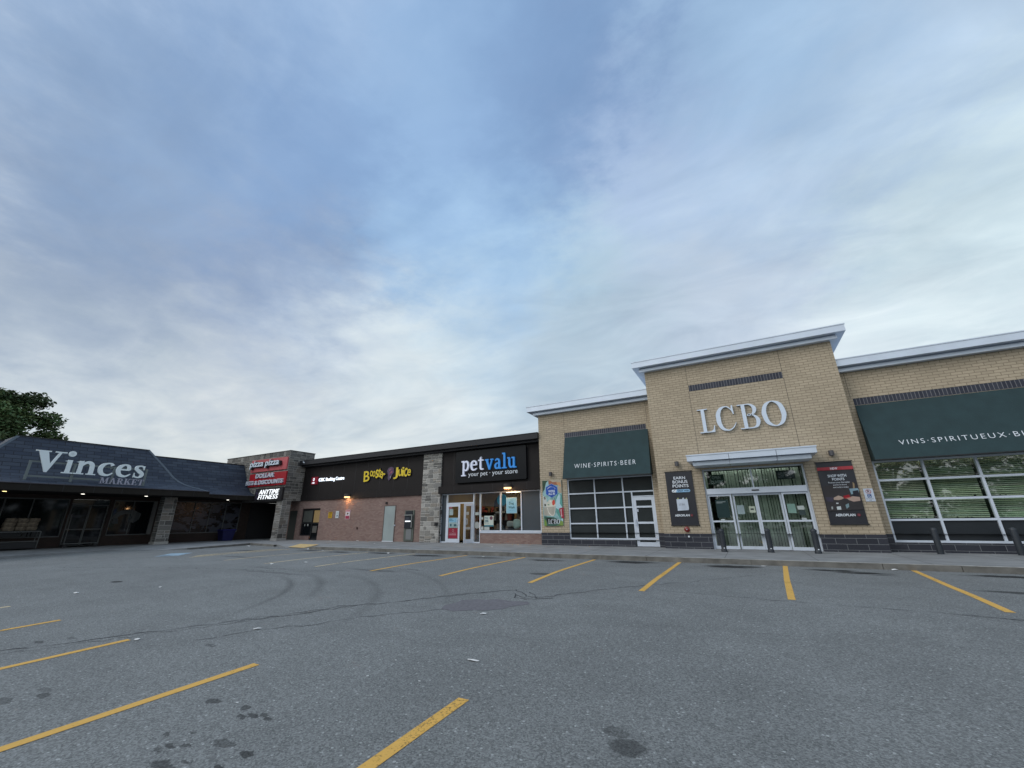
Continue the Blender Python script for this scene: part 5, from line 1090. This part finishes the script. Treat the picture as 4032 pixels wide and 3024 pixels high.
# smoother profile
def prof(z0, z1):
    Q = cat([(a, z0+b*(z1-z0), 0) for a, b in PR], n=4); return [(q[0], q[1]) for q in Q]
mb = MB(); P2 = prof(3.30, 5.81); A2 = arc(P2); ex = -32.86
for (a, b), (c, d), s0, s1 in zip(P2[:-1], P2[1:], A2[:-1], A2[1:]):
    for y0, y1 in ((-30,3),(3,ty-.03)): mb.face([(ex-a,y0,b),(ex-a,y1,b),(ex-c,y1,d),(ex-c,y0,d)], uv=[(y0,s0),(y1,s0),(y1,s1),(y0,s1)])
mb.build('rear_roof', M_SLATE, MK, smooth=True)
ex1 = -31.1; ya, yb_ = 3.0, 14.57; P1 = prof(3.35, 5.92); A1 = arc(P1); KH = 1.22
mb = MB()
for (a, b), (c, d), s0, s1 in zip(P1[:-1], P1[1:], A1[:-1], A1[1:]):
    mb.face([(ex1-a,ya+a*KH,b),(ex1-a,yb_-a*KH,b),(ex1-c,yb_-c*KH,d),(ex1-c,ya+c*KH,d)], uv=[(ya+a*KH,s0),(yb_-a*KH,s0),(yb_-c*KH,s1),(ya+c*KH,s1)])
    for yy, sg in ((yb_,-1),(ya,1)):
        q = [(ex1-a,yy+sg*a*KH,b),(-38,yy+sg*a*KH,b),(-38,yy+sg*c*KH,d),(ex1-c,yy+sg*c*KH,d)]; uv = [(ex1-a,s0),(-38,s0),(-38,s1),(ex1-c,s1)]
        mb.face(q if sg < 0 else q[::-1], uv=uv if sg < 0 else uv[::-1])
mb.build('front_roof', M_SLATE, MK, smooth=False)
# ridge + hip flashings
M_FLASH = mat('flashing', (.085,.105,.125), .5, .2, noise=.15)
mb = MB()
for yy, sg in ((yb_,-1),(ya,1)):
    for (a, b), (c, d) in zip(P1[:-1], P1[1:]):
        w_ = .13; e = .02
        p, q = (ex1-a,yy+sg*a*KH,b+e), (ex1-c,yy+sg*c*KH,d+e)
        mb.face([(p[0],p[1]+sg*w_,p[2]),(p[0],p[1],p[2]+.015),(q[0],q[1],q[2]+.015),(q[0],q[1]+sg*w_,q[2])]); mb.face([(p[0],p[1],p[2]+.015),(p[0]-w_*.8,p[1],p[2]),(q[0]-w_*.8,q[1],q[2]),(q[0],q[1],q[2]+.015)])
mb.build('hip_flashing', M_FLASH, MK)
mb = MB(); rx = ex1-2.38
mb.box(rx-.12,rx+.03,ya+2.38*KH,yb_-2.38*KH,5.90,5.955); mb.box(ex-2.38-.12,ex-2.38+.03,-30,ty-.04,5.79,5.845); mb.build('ridge_cap', M_BLACK, MK)
mb = MB(); mb.face([(rx,ya+2.9,5.91),(rx,yb_-2.9,5.91),(-38,yb_-2.9,5.91),(-38,ya+2.9,5.91)]); mb.face([(ex-2.38,-30,5.80),(ex-2.38,20,5.80),(-60,20,5.80),(-60,-30,5.80)]); mb.build('flat_roof', M_DARK, MK)
# fascias, soffit
mb = MB(); mb.box(ex1-.05,ex1,ya-.05,yb_+.03,3.0,3.33).box(ex-.05,ex,yb_+.03,ty-.03,2.97,3.28).box(ex-.05,ex,-30,ya-.06,2.97,3.28).box(ex,ex1-.05,yb_-.02,yb_+.03,3.0,3.33)
mb.box(ex,ex1-.05,ya-.05,ya,3.0,3.33); mb.build('fascia', M_TAN, MK)
mb = MB(); mb.box(ex1-.02,ex1+.035,ya-.05,yb_+.05,3.335,3.37).box(ex-.02,ex+.03,yb_+.06,ty-.03,3.285,3.315); mb.build('drip_edge', mat('drip', (.05,.04,.045), .5), MK)
mb = MB(); y = 4.1
while y < 18.5:
    xx = ex1 if y < yb_ else ex
    mb.box(xx+.0005,xx+.006,y-.012,y+.012,3.0 if y < yb_ else 2.98,3.33 if y < yb_ else 3.27); y += 1.2
mb.build('fascia_seam', M_BLACK, MK)
mb = MB(); mb.face([(-34.9,-30,3.0),(-34.9,ty-.02,3.0),(ex1-.05,ty-.02 if False else yb_,3.0),(ex1-.05,-30,3.0)]); mb.face([(-34.9,yb_,2.995),(-34.9,ty-.02,2.995),(ex-.05,ty-.02,2.995),(ex-.05,yb_,2.995)]); mb.build('soffit', mat('dark_soffit', (.022,.02,.018), .9, spec=.1), MK)
M_DL = mat('downlight_glow', (1,.95,.85), .5, emit=3); M_DLW = mat('downlight_warm', (1,.80,.35), .5, emit=3)
for y, mm in ((5.98,M_DLW),(8.85,M_DL),(11.72,M_DL),(17.1,M_DL)):
    m_ = MB(); m_.cyl((-32.35 if y < 15 else -33.6,y,2.992),(-32.35 if y < 15 else -33.6,y,2.975),.075,n=16); m_.build('downlight', mm, MK)
# pillar
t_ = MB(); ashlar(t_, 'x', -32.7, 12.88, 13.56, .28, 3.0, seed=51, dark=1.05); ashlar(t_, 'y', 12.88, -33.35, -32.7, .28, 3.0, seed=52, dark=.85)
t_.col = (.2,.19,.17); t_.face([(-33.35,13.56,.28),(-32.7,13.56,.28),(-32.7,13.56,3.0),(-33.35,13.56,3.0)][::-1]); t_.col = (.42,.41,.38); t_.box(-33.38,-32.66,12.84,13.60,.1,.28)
t_.build('stone_pillar', M_STONE, MK)
# shopfront (faces +X)
gx = -34.6
mb = wall('x', gx, gx-.3, -30, 19.4, 0, 3.0, [(-12,9.05,.70,2.80),(9.15,10.85,.0,2.80),(11.03,13.28,.70,2.80),(14.32,18.72,.70,2.85)]); mb.build('shop_wall', brickmat('dark_red_brick', (.035,.024,.02), (.05,.032,.027), (.035,.03,.026), .21, .072, .008), MK)
M_FRM = mat('dim_frame', (.10,.105,.10), .6, 0)
def sw_(y0, y1, z0, z1, mul, lb, gm=M_GLASSD):
    m_ = bars('x', gx-.12, gx-.04, [(y,z0,z1) for y in [y0+.03]+mul+[y1-.03]], [], .05)
    ms = [y0+.03]+mul+[y1-.03]
    for z in (z0+.03, z1-.03):
        for a, b in zip(ms[:-1], ms[1:]): m_.box(gx-.12,gx-.04,a+.025,b-.025,z-.03,z+.03)
    o = m_.build('shop_window', M_FRM, MK); tag(o, lb); pane('x', gx-.08, y0+.03, y1-.03, z0+.03, z1-.03).build('pane', gm, o); return o
w1 = sw_(-12,9.05,.70,2.80,[-9,-6,-3,0,3,4.9,6.55,7.6], 'long dark shop window behind the stacked bags')
w2 = sw_(11.03,13.28,.70,2.80,[12.05], 'dark shop window left of the stone pillar')
M_MUR = bpy.data.materials.new('mural'); M_MUR.use_nodes = True; NN = M_MUR.node_tree.nodes; LL = M_MUR.node_tree.links; b_ = NN['Principled BSDF']
tt = NN.new('ShaderNodeTexCoord'); mpn = NN.new('ShaderNodeMapping'); mpn.inputs['Scale'].default_value = (1,1.1,2.4); LL.new(tt.outputs['Object'], mpn.inputs[0]); n_ = NN.new('ShaderNodeTexNoise'); n_.inputs['Scale'].default_value = 1.5; n_.inputs['Detail'].default_value = 3; LL.new(mpn.outputs[0], n_.inputs['Vector'])
rp = NN.new('ShaderNodeValToRGB'); rp.color_ramp.elements[0].position = .47; rp.color_ramp.elements[0].color = (.006,.007,.009,1); rp.color_ramp.elements[1].position = .53; rp.color_ramp.elements[1].color = (.055,.06,.075,1); LL.new(n_.outputs[0], rp.inputs[0]); LL.new(rp.outputs[0], b_.inputs['Base Color']); b_.inputs['Roughness'].default_value = .25
w3 = sw_(14.32,18.72,.70,2.85,[15.55,16.57,17.63], 'shop window covered by a grey printed picture', M_MUR)
m_ = MB(); m_.box(gx-.10,gx+.01,13.06,13.27,.72,2.78); m_.build('pilaster', mat('pilaster', (.15,.155,.15), .6), w2)
dd = bars('x', gx-.14, gx-.06, [(y,.13,2.5) for y in (9.2,9.98,10.02,10.8)], [(z,a,b) for z in (.2,1.1,2.47) for a, b in ((9.23,9.95),(10.05,10.77))], .05).build('sliding_door', M_FRM, MK)
pane('x', gx-.10, 9.17, 10.83, .13, 2.79).build('pane', M_GLASSD, dd)
m_ = MB(); f = FX(gx-.06); m_.col = (.10,.10,.095); ribbon(m_, f, [(11.25,1.65,.25),(11.38,1.95,.26),(11.75,2.12,.28),(12.15,2.05,.30),(12.28,1.75,.30),(12.12,1.5,.22)], .0, .004); m_.col = (.06,.065,.065); poly(m_, f, [(12.2,1.4),(12.5,1.65),(12.55,2.0),(12.3,2.12)], .004,.008); poly(m_, f, [(11.2,1.4),(11.5,1.38),(11.45,1.7),(11.2,1.75)], .004,.008); m_.build('window_decal', M_VC, w2)
m_ = MB(); m_.box(-60,-35,19.4,19.6,0,5.8).box(-60,-34.9,-30,-29.9,0,5.8); m_.build('rear_wall', M_DARK, MK)

# market sign on its standing frame
t_ = thing('market_sign', 'white serif letters reading Vinces MARKET on a grey frame above the slate eave', 'sign', (-31.5, 8.7, 3.4))
fx = -31.52; m_ = MB()
for y in (6.33,7.98,11.13): m_.box(fx-.09,fx-.03,y-.05,y+.05,3.42,4.52)
m_.box(fx-.085,fx-.035,9.58,9.68,3.45,4.52); m_.box(fx-.16,fx-.09,6.28,11.18,4.44,4.52).box(fx-.16,fx-.09,6.28,9.15,3.70,3.79)
for y in (7.0, 9.6): m_.box(fx-.5,fx-.09,y-.03,y+.03,4.40,4.44)
m_.build('frame', mat('frame_grey', (.16,.19,.19), .5, .2), t_)
VN = { # bold old-style letters
 'V': (1.06, [('P', [(.10,.97),(.42,.97),(.62,.30),(.56,0),(.48,0)]), ('P', [(.90,.97),(.80,.97),(.53,.22),(.50,0),(.57,0)]), rect(0,.52,.945,1), ('P', [(.66,.945),(1.06,.945),(1.06,1),(.66,1)])]),
 'i': (.52, [rect(.15,.37,.0,.97), ('P', [(.02,.88),(.37,.98),(.37,.88),(.15,.84)]), rect(0,.52,0,.08), ('R', [(.26+.085*math.cos(R(a)),1.42+.10*math.sin(R(a)),.18) for a in range(0,360,45)], True)]),
 'n': (1.10, [rect(.15,.37,.0,.97), ('P', [(.0,.88),(.37,1.0),(.37,.88),(.15,.84)]), rect(0,.50,0,.08), ('R', [(.30,.62,.10),(.46,.84,.14),(.64,.90,.18),(.80,.76,.22),(.84,.50,.22),(.84,.04,.22)], False), rect(.62,1.10,0,.08)]),
 'c': (.88, [('R', [(.74,.80,.20),(.66,.93,.12),(.46,.95,.09),(.22,.80,.20),(.12,.50,.24),(.22,.18,.22),(.46,.06,.14),(.66,.10,.10),(.82,.25,.05)], False)]),
 'e': (.88, [('R', [(.14,.56,.09),(.44,.56,.09),(.74,.56,.09)], False), ('R', [(.72,.55,.18),(.66,.84,.18),(.46,.95,.10),(.22,.80,.20),(.12,.50,.24),(.22,.18,.22),(.46,.06,.14),(.66,.10,.10),(.84,.26,.05)], False)]),
 's': (.68, [('R', [(.58,.78,.05),(.48,.93,.09),(.32,.95,.10),(.15,.86,.16),(.14,.70,.20),(.30,.54,.23),(.48,.40,.23),(.55,.24,.20),(.44,.08,.13),(.28,.04,.09),(.12,.10,.08),(.05,.28,.04)], False), ('P', [(.58,.96),(.64,.98),(.62,.66),(.58,.66)]), ('P', [(.04,.38),(.02,.02),(.08,.04),(.09,.38)])]),
 'M': (1.1, [rect(.14,.22,0,1), ('P', [(.10,1),(.32,1),(.58,.25),(.52,.02)]), ('P', [(.96,1),(.84,1),(.52,.02),(.58,.25)]), rect(.80,.98,0,1), rect(.0,.32,.93,1), rect(.80,1.1,.93,1), rect(0,.36,0,.07), rect(.68,1.1,0,.07)]),
 'A': (.95, [('P', [(.42,1),(.52,1),(.20,0),(.12,0)]), ('P', [(.42,1),(.54,1),(.86,0),(.66,0)]), rect(.25,.68,.30,.38), rect(0,.34,0,.07), rect(.56,.95,0,.07)]),
 'R': (.90, [rect(.13,.31,0,1), rect(0,.42,0,.07), rect(0,.40,.93,1), ('R', [(.28,.95,.08),(.52,.93,.10),(.62,.74,.18),(.52,.52,.10),(.28,.48,.08)], False), ('P', [(.38,.48),(.54,.50),(.80,.06),(.62,0)]), rect(.62,.90,0,.07)]),
 'K': (.95, [rect(.13,.31,0,1), rect(0,.42,0,.07), rect(0,.42,.93,1), ('P', [(.30,.42),(.38,.56),(.76,.97),(.66,.97)]), ('P', [(.36,.52),(.50,.66),(.86,.05),(.64,.02)]), rect(.56,.92,.93,1), rect(.58,.95,0,.07)]),
 'E': (.80, [rect(.13,.31,0,1), rect(0,.72,0,.07), rect(0,.70,.93,1), rect(.3,.55,.48,.55), rect(.66,.73,0,.24), rect(.64,.71,.76,1), rect(.50,.56,.38,.65)]),
 'T': (.82, [rect(.32,.50,0,1), rect(.03,.79,.93,1), rect(.03,.10,.72,1), rect(.72,.79,.72,1), rect(.20,.62,0,.07)]),
}
f = FX(fx); ml = MB()
for ch, a, b in (('V',6.35,7.50),('i',7.50,7.93),('n',7.96,8.85),('c',8.90,9.60),('e',9.68,10.39),('s',10.49,11.01)):
    k = (b-a)/VN[ch][0]; xh = .73; base = 3.965
    if ch == 'V': xh = 1.09
    for j, it in enumerate(VN[ch][1]):
        dd_ = .08+j*.0008
        if it[0] == 'P': poly(ml, f, [(a+x*k, base+y*xh) for x, y in it[1]], 0, dd_)
        else: ribbon(ml, f, [(a+x*k, base+y*xh, w_*(k+xh)/2*1.12) for x, y, w_ in it[1]], 0, dd_, it[2])
ml.build('name_letters', mat('vinces_white', (.80,.88,.90), .4), t_)
ml = MB(); slab(ml, f, 'MARKET', 9.12, 11.10, 3.545, .335, .0, .05, GG=VN, gap=.05); ml.build('market_letters', mat('market_grey', (.38,.38,.46), .45), t_)

# goods under the market canopy
t_ = thing('goods_rack', 'low dark rack with pale rails under the canopy at the left edge', 'rack', (-33.6, 7.0, SZ))
m_ = MB(); 
for z in (1.03,.55): m_.box(-33.62,-33.58,4.6,8.03,z-.02,z+.02)
m_.tube([(-33.6,8.03,1.03),(-33.6,8.02,.18)], .022); m_.tube([(-34.2,8.03,1.03),(-34.2,8.02,.18)], .022); m_.build('rail', M_FRM, t_)
m_ = MB(); m_.box(-34.3,-33.64,4.6,8.0,1.04,1.08).box(-34.3,-33.64,4.6,8.0,.2,.5); m_.build('deck', M_BLACK, t_)
rnd = random.Random(6); first = None; k = 0
BL = ['front','middle','rear']
for i, y in enumerate((6.85,7.25,7.65)):
    for j in range(3):
        bm = bmesh.new(); bmesh.ops.create_cube(bm, size=1); bmesh.ops.subdivide_edges(bm, edges=bm.edges, cuts=4, use_grid_fill=True)
        for v in bm.verts:
            c = v.co; n_ = c.normalized()*.62; c2 = c.lerp(n_, .42); v.co = Vector((c2.x*.42*(1+rnd.uniform(-.06,.06)), c2.y*.42, c2.z*.24*(1+rnd.uniform(-.15,.15))))
        me = bpy.data.meshes.new('sack'); bm.to_mesh(me); bm.free(); me.materials.append(mat('sack_cloth', (.14,.11,.075), .8, noise=.5, nscale=8))
        for p in me.polygons: p.use_smooth = True
        o = bpy.data.objects.new('sack', me); C.objects.link(o); o.location = (-33.85+rnd.uniform(-.04,.04), y+rnd.uniform(-.03,.03), 1.20+j*.20)
        tag(o, '%s brown bag in the %s column of the pile on the left rack' % (['bottom','middle','top'][j], ['left','centre','right'][i]), 'bag', 'brown bags piled on the rack')
t_ = thing('flatbed_cart', 'thin grey wheeled cart with upright handle in front of the market doors', 'cart', (-34.0, 9.8, SZ))
m_ = MB(); m_.tube([(-33.9,9.14,.34),(-33.9,9.10,1.90)], .02); m_.tube([(-34.4,9.14,.34),(-34.4,9.10,1.90)], .02); m_.tube([(-33.9,9.10,1.90),(-34.4,9.10,1.90)], .02); m_.build('handle', M_FRM, t_)
m_ = MB(); m_.box(-34.4,-33.86,9.10,10.58,.32,.36); m_.build('deck', M_FRM, t_)
for x in (-34.35,-33.9):
    for y in (9.2,10.5): m_ = MB(); m_.cyl((x-.02,y,.22),(x+.02,y,.22),.09,n=14); m_.build('wheel', M_BLACK, t_)
t_ = thing('blue_bin', 'dark blue open plastic bin against the market wall near the tower passage', 'bin', (-33.75, 17.5, SZ))
m_ = MB(); P0 = [(-34.05,17.22),(-33.45,17.22),(-33.45,17.86),(-34.05,17.86)]; P1_ = [(-34.12,17.10),(-33.38,17.10),(-33.38,17.97),(-34.12,17.97)]
for i in range(4): j = (i+1) % 4; m_.face([(*P0[i],SZ),(*P0[j],SZ),(*P1_[j],.86),(*P1_[i],.86)])
m_.face([(*p,.80) for p in P1_]); m_.build('tub', mat('bin_blue', (.006,.008,.07), .6), t_)
m_ = MB(); m_.box(-34.16,-33.34,17.06,17.12,.85,.91).box(-34.16,-33.34,17.95,18.01,.85,.91).box(-34.16,-34.10,17.12,17.95,.85,.91).box(-33.40,-33.34,17.12,17.95,.85,.91); m_.build('rim', mat('bin_blue2', (.01,.012,.13), .5), t_)

# ================================================================= TREES
def tree_mesh(seed, H, clumps, nleaf, ls, col):
    rnd = random.Random(seed); t = MB()
    def limb(p, d, r_, n_):
        for i in range(n_):
            q = p+d*.25*n_/max(n_,1)*1.6+Vector((rnd.uniform(-.1,.1),rnd.uniform(-.1,.1),0)); t.cyl(p, q, r_, r_*.82, n=7, cap=False); p = q; r_ *= .82; d = (d+Vector((rnd.uniform(-.25,.25),rnd.uniform(-.25,.25),rnd.uniform(0,.2)))).normalized()*d.length
        return p
    base = Vector((0,0,0)); top = Vector((.3,.2,H*.45)); t.cyl(base, top*.5, .45, .36, n=10, cap=False); t.cyl(top*.5, top, .36, .28, n=10, cap=False)
    for c, r_ in clumps:
        c = Vector(c); m1 = top.lerp(c, .5)+Vector((rnd.uniform(-.4,.4),rnd.uniform(-.4,.4),.3)); t.cyl(top*.9, m1, .16, .10, n=6, cap=False); t.cyl(m1, c, .10, .03, n=6, cap=False)
    l = MB(); tot = sum(r_**2.2 for _, r_ in clumps)
    for c, r_ in clumps:
        c = Vector(c); kc = rnd.uniform(.55, 1.35)
        for _ in range(int(nleaf*r_**2.2/tot)):
            d = Vector((rnd.gauss(0,1),rnd.gauss(0,1),rnd.gauss(0,1))).normalized()*r_*(rnd.random()**.42)*rnd.uniform(.8,1.12); d.z *= .72
            p = c+d; a = Vector((rnd.uniform(-1,1),rnd.uniform(-1,1),rnd.uniform(-.5,.5))).normalized(); b = a.cross(Vector((rnd.uniform(-1,1),rnd.uniform(-1,1),rnd.uniform(-1,1)))).normalized(); s_ = ls*rnd.uniform(.6,1.3)
            k = kc*rnd.uniform(.7,1.3); l.col = (col[0]*k*rnd.uniform(.8,1.3), col[1]*k, col[2]*k)
            l.face([p-a*s_, p-b*s_*.45, p+a*s_, p+b*s_*.45])
    return t, l
def tree(name, label, loc, seed, H, clumps, nleaf=15000, ls=.16, col=(.030,.055,.018), group=None):
    t, l = tree_mesh(seed, H, clumps, nleaf, ls, col)
    r_ = thing(name, label, 'tree', (0,0,0), group); t.build('trunk', mat('bark', (.05,.04,.03), .9), r_); l.build('crown', M_LEAF, r_); r_.location = loc; return r_
rnd = random.Random(17)
cl_ = []
for k in range(34):
    a = rnd.uniform(0, 2*math.pi); rr = 5.9*math.sqrt(rnd.random()); z = rnd.uniform(4.6, 11.2); mx_ = math.sqrt(max(.05, 1-((z-7.0)/6.0)**2))
    cl_.append(((rr*math.cos(a)*mx_, rr*math.sin(a)*mx_, z), rnd.uniform(1.1, 1.9)))
cl_ += [((0,7.4,5.6),1.2),((0,6.6,4.6),1.3),((0,5.0,7.2),1.7),((0,3.0,8.4),1.9),((0,0,9.5),2.),((0,-2,10.5),1.9),((0,4.0,5.2),1.6),((0,4.3,11.9),1.15),((0,2.9,11.6),1.2),((.5,1.5,11.7),1.2),((0,5.4,10.2),1.3),((0,5.8,8.6),1.35),((0,6.8,8.2),1.0),((0,7.2,7.2),1.1),((0,-1.2,12.0),1.2),((0,3.2,10.2),1.8),((0,1.2,10.2),1.9)]
tree('deciduous_tree', 'large dark green leafy tree rising behind the slate market roof', (-55,5.7,.2), 3, 11, cl_, 70000, .17, col=(.085,.135,.050))
# the far side of the lot, behind the viewpoint: trees that the shop glass mirrors
cl2 = []
for k in range(26):
    a = rnd.uniform(0, 2*math.pi); rr = 4.6*math.sqrt(rnd.random()); z = rnd.uniform(1.2, 10.5); mx_ = math.sqrt(max(.05, 1-((z-6.2)/5.5)**2)); cl2.append(((rr*math.cos(a)*mx_, rr*math.sin(a)*mx_, z), rnd.uniform(1.4, 2.3)))
tr2 = tree('roadside_tree', '', (-20,-32,0), 5, 9, cl2, 5000, .34, group='roadside trees across the lot')
spots = [(-20,-32,1.0,0),(-15,-34,1.0,5.1),(-4,-33,1.0,.9),(6,-35,1.1,2.6),(18,-35,1.15,1.1),(30,-31,1.1,3.9),(41,-22,1.1,.2),(49,-10,1.1,5.5),(51,2,1.2,3.0),(53,14,1.1,4.2),(-27,-33,1.0,2.1),(56,27,1.2,1.9),(-40,-35,1.1,.4),(-9,-36,1.15,1),(1,-31,.9,2),(12,-37,1.2,3),(24,-33,1.0,.5),(36,-28,1.1,4),(46,-16,1.2,1.4),(50,-4,1.0,2.2),(52,8,1.25,5),(54,20,1.1,.3),(-33,-34,1.1,3.3),(48,-26,1.2,2.7)]
for i, (x, y, sc, rz) in enumerate(spots):
    o = tr2 if i == 0 else copy_tree(tr2); o.location = (x,y,-.1); o.scale = (sc,sc,sc*.9); o.rotation_euler.z = rz
    o['label'] = 'leafy roadside tree across the lot, behind the viewpoint'

# ================================================================= LITTER
LT = [(-3.98,6.20,.10,.05,'white paper scrap lying below the dark asphalt patch'),(-2.95,4.40,.15,.03,'long thin white paper strip on the open asphalt'),(-3.12,3.71,.035,.02,'tiny white scrap on the asphalt below the long strip'),
 (-3.71,3.58,.03,.02,'tiny white speck left of the long paper strip'),(-3.77,4.05,.025,.02,'tiny pale speck above left of the long paper strip'),(-9.01,14.0,.13,.07,'white scrap at the kerb below the food banner'),(-14.0,14.1,.14,.07,'white scrap at the kerb in front of the red brick wall'),
 (-20.0,14.5,.13,.12,'white paper cup like scrap at the kerb beside the yellow tactile strip'),(-24.7,19.5,.12,.05,'small white scrap on the sidewalk under the camera notice'),(-22.6,19.9,.26,.12,'crumpled white paper against the foot of the red brick wall'),(-18.9,17.9,.12,.06,'white scrap on the sidewalk before the bank machine'),
 (-14.0,19.0,.14,.07,'white scrap on the sidewalk at the pet store door'),(-10.7,17.4,.12,.05,'small white scrap on the sidewalk below the pet store dado'),(-13.9,4.22,.12,.06,'white scrap far left on the open asphalt'),(-12.8,5.39,.06,.05,'small white scrap on the asphalt above the skid marks'),
 (-14.66,9.30,.13,.07,'white scrap near the worn lines, left of its neighbour'),(-13.85,10.01,.16,.07,'white scrap with a dark edge near the worn lines'),(-6.67,4.17,.12,.035,'thin pale scrap lying on the long crack'),(-4.34,2.64,.025,.02,'tiny white speck near the yellow line end'),
 (.20,14.3,.12,.05,'white scrap at the kerb left of the yellow line before the doors'),(3.1,14.6,.13,.07,'white scrap at the kerb before the shop banner'),(-18.6,14.3,.14,.06,'white scrap at the kerb between the ramp and the worn lines'),(-26.6,15.2,.20,.10,'crumpled white paper in the notch of the kerb'),(-7.77,3.14,.10,.04,'pale scrap at the left end of the long crack')]
rnd = random.Random(23)
for x, y, a, b, lb in LT:
    m_ = MB(); z = (SZ if y > 15.5 else gz(x, y))+.006; n_ = 9; rz = rnd.uniform(0, 3); P = []; tall = .35*b if a > .05 else .1*b
    for i in range(n_):
        t = 2*math.pi*i/n_; k = rnd.uniform(.6, 1.05); u, v = a*.62*k*math.cos(t), b*.75*k*math.sin(t)
        P.append((x+u*math.cos(rz*.2)-v*math.sin(rz*.2), y+u*math.sin(rz*.2)+v*math.cos(rz*.2), z+rnd.uniform(0, tall)))
    c0 = (x, y, z+tall*1.3)
    for i in range(n_): m_.face([P[i], P[(i+1) % n_], c0])
    o = m_.build('paper_scrap', mat('litter_white', (.62,.62,.60), .8)); tag(o, lb, 'litter', 'white litter scattered over the lot and sidewalk')

# every separate piece of these parts is a part of its own
SPLIT = ('blind_clip','soldier_course','notice','panel_seam','solid_panel','rod','control_joint','recessed_light','hinge','poster','sticker','tube_light','window_notices','metal_panel','lower_band','screen_bar','letter_slit','rear_wall','cabinet','lower_panel','ridge_cap','fascia_seam','flat_roof','cornice','hip_flashing','rail','deck','drip_edge')
import re
for o in list(bpy.data.objects):
    if o.type != 'MESH' or re.sub(r'\.\d+$', '', o.name) not in SPLIT: continue
    bm = bmesh.new(); bm.from_mesh(o.data); bmesh.ops.remove_doubles(bm, verts=bm.verts, dist=1e-4); bm.verts.ensure_lookup_table(); seen = set(); isl = []
    for v in bm.verts:
        if v.index in seen: continue
        st = [v]; cur = set(); seen.add(v.index)
        while st:
            q = st.pop(); cur.add(q.index)
            for e in q.link_edges:
                t_ = e.other_vert(q)
                if t_.index not in seen: seen.add(t_.index); st.append(t_)
        isl.append(cur)
    if len(isl) > 1 and len(isl) < 60:
        nm = re.sub(r'\.\d+$', '', o.name); src = bm.copy() if False else None
        for k, cur in enumerate(isl):
            b2 = bm.copy(); b2.verts.ensure_lookup_table(); bmesh.ops.delete(b2, geom=[v for v in b2.verts if v.index not in cur], context='VERTS')
            me = o.data.copy(); b2.to_mesh(me); b2.free()
            if k == 0: first = me
            else:
                c = o.copy(); c.data = me; C.objects.link(c); c.name = nm
        o.data = first
    bm.free()
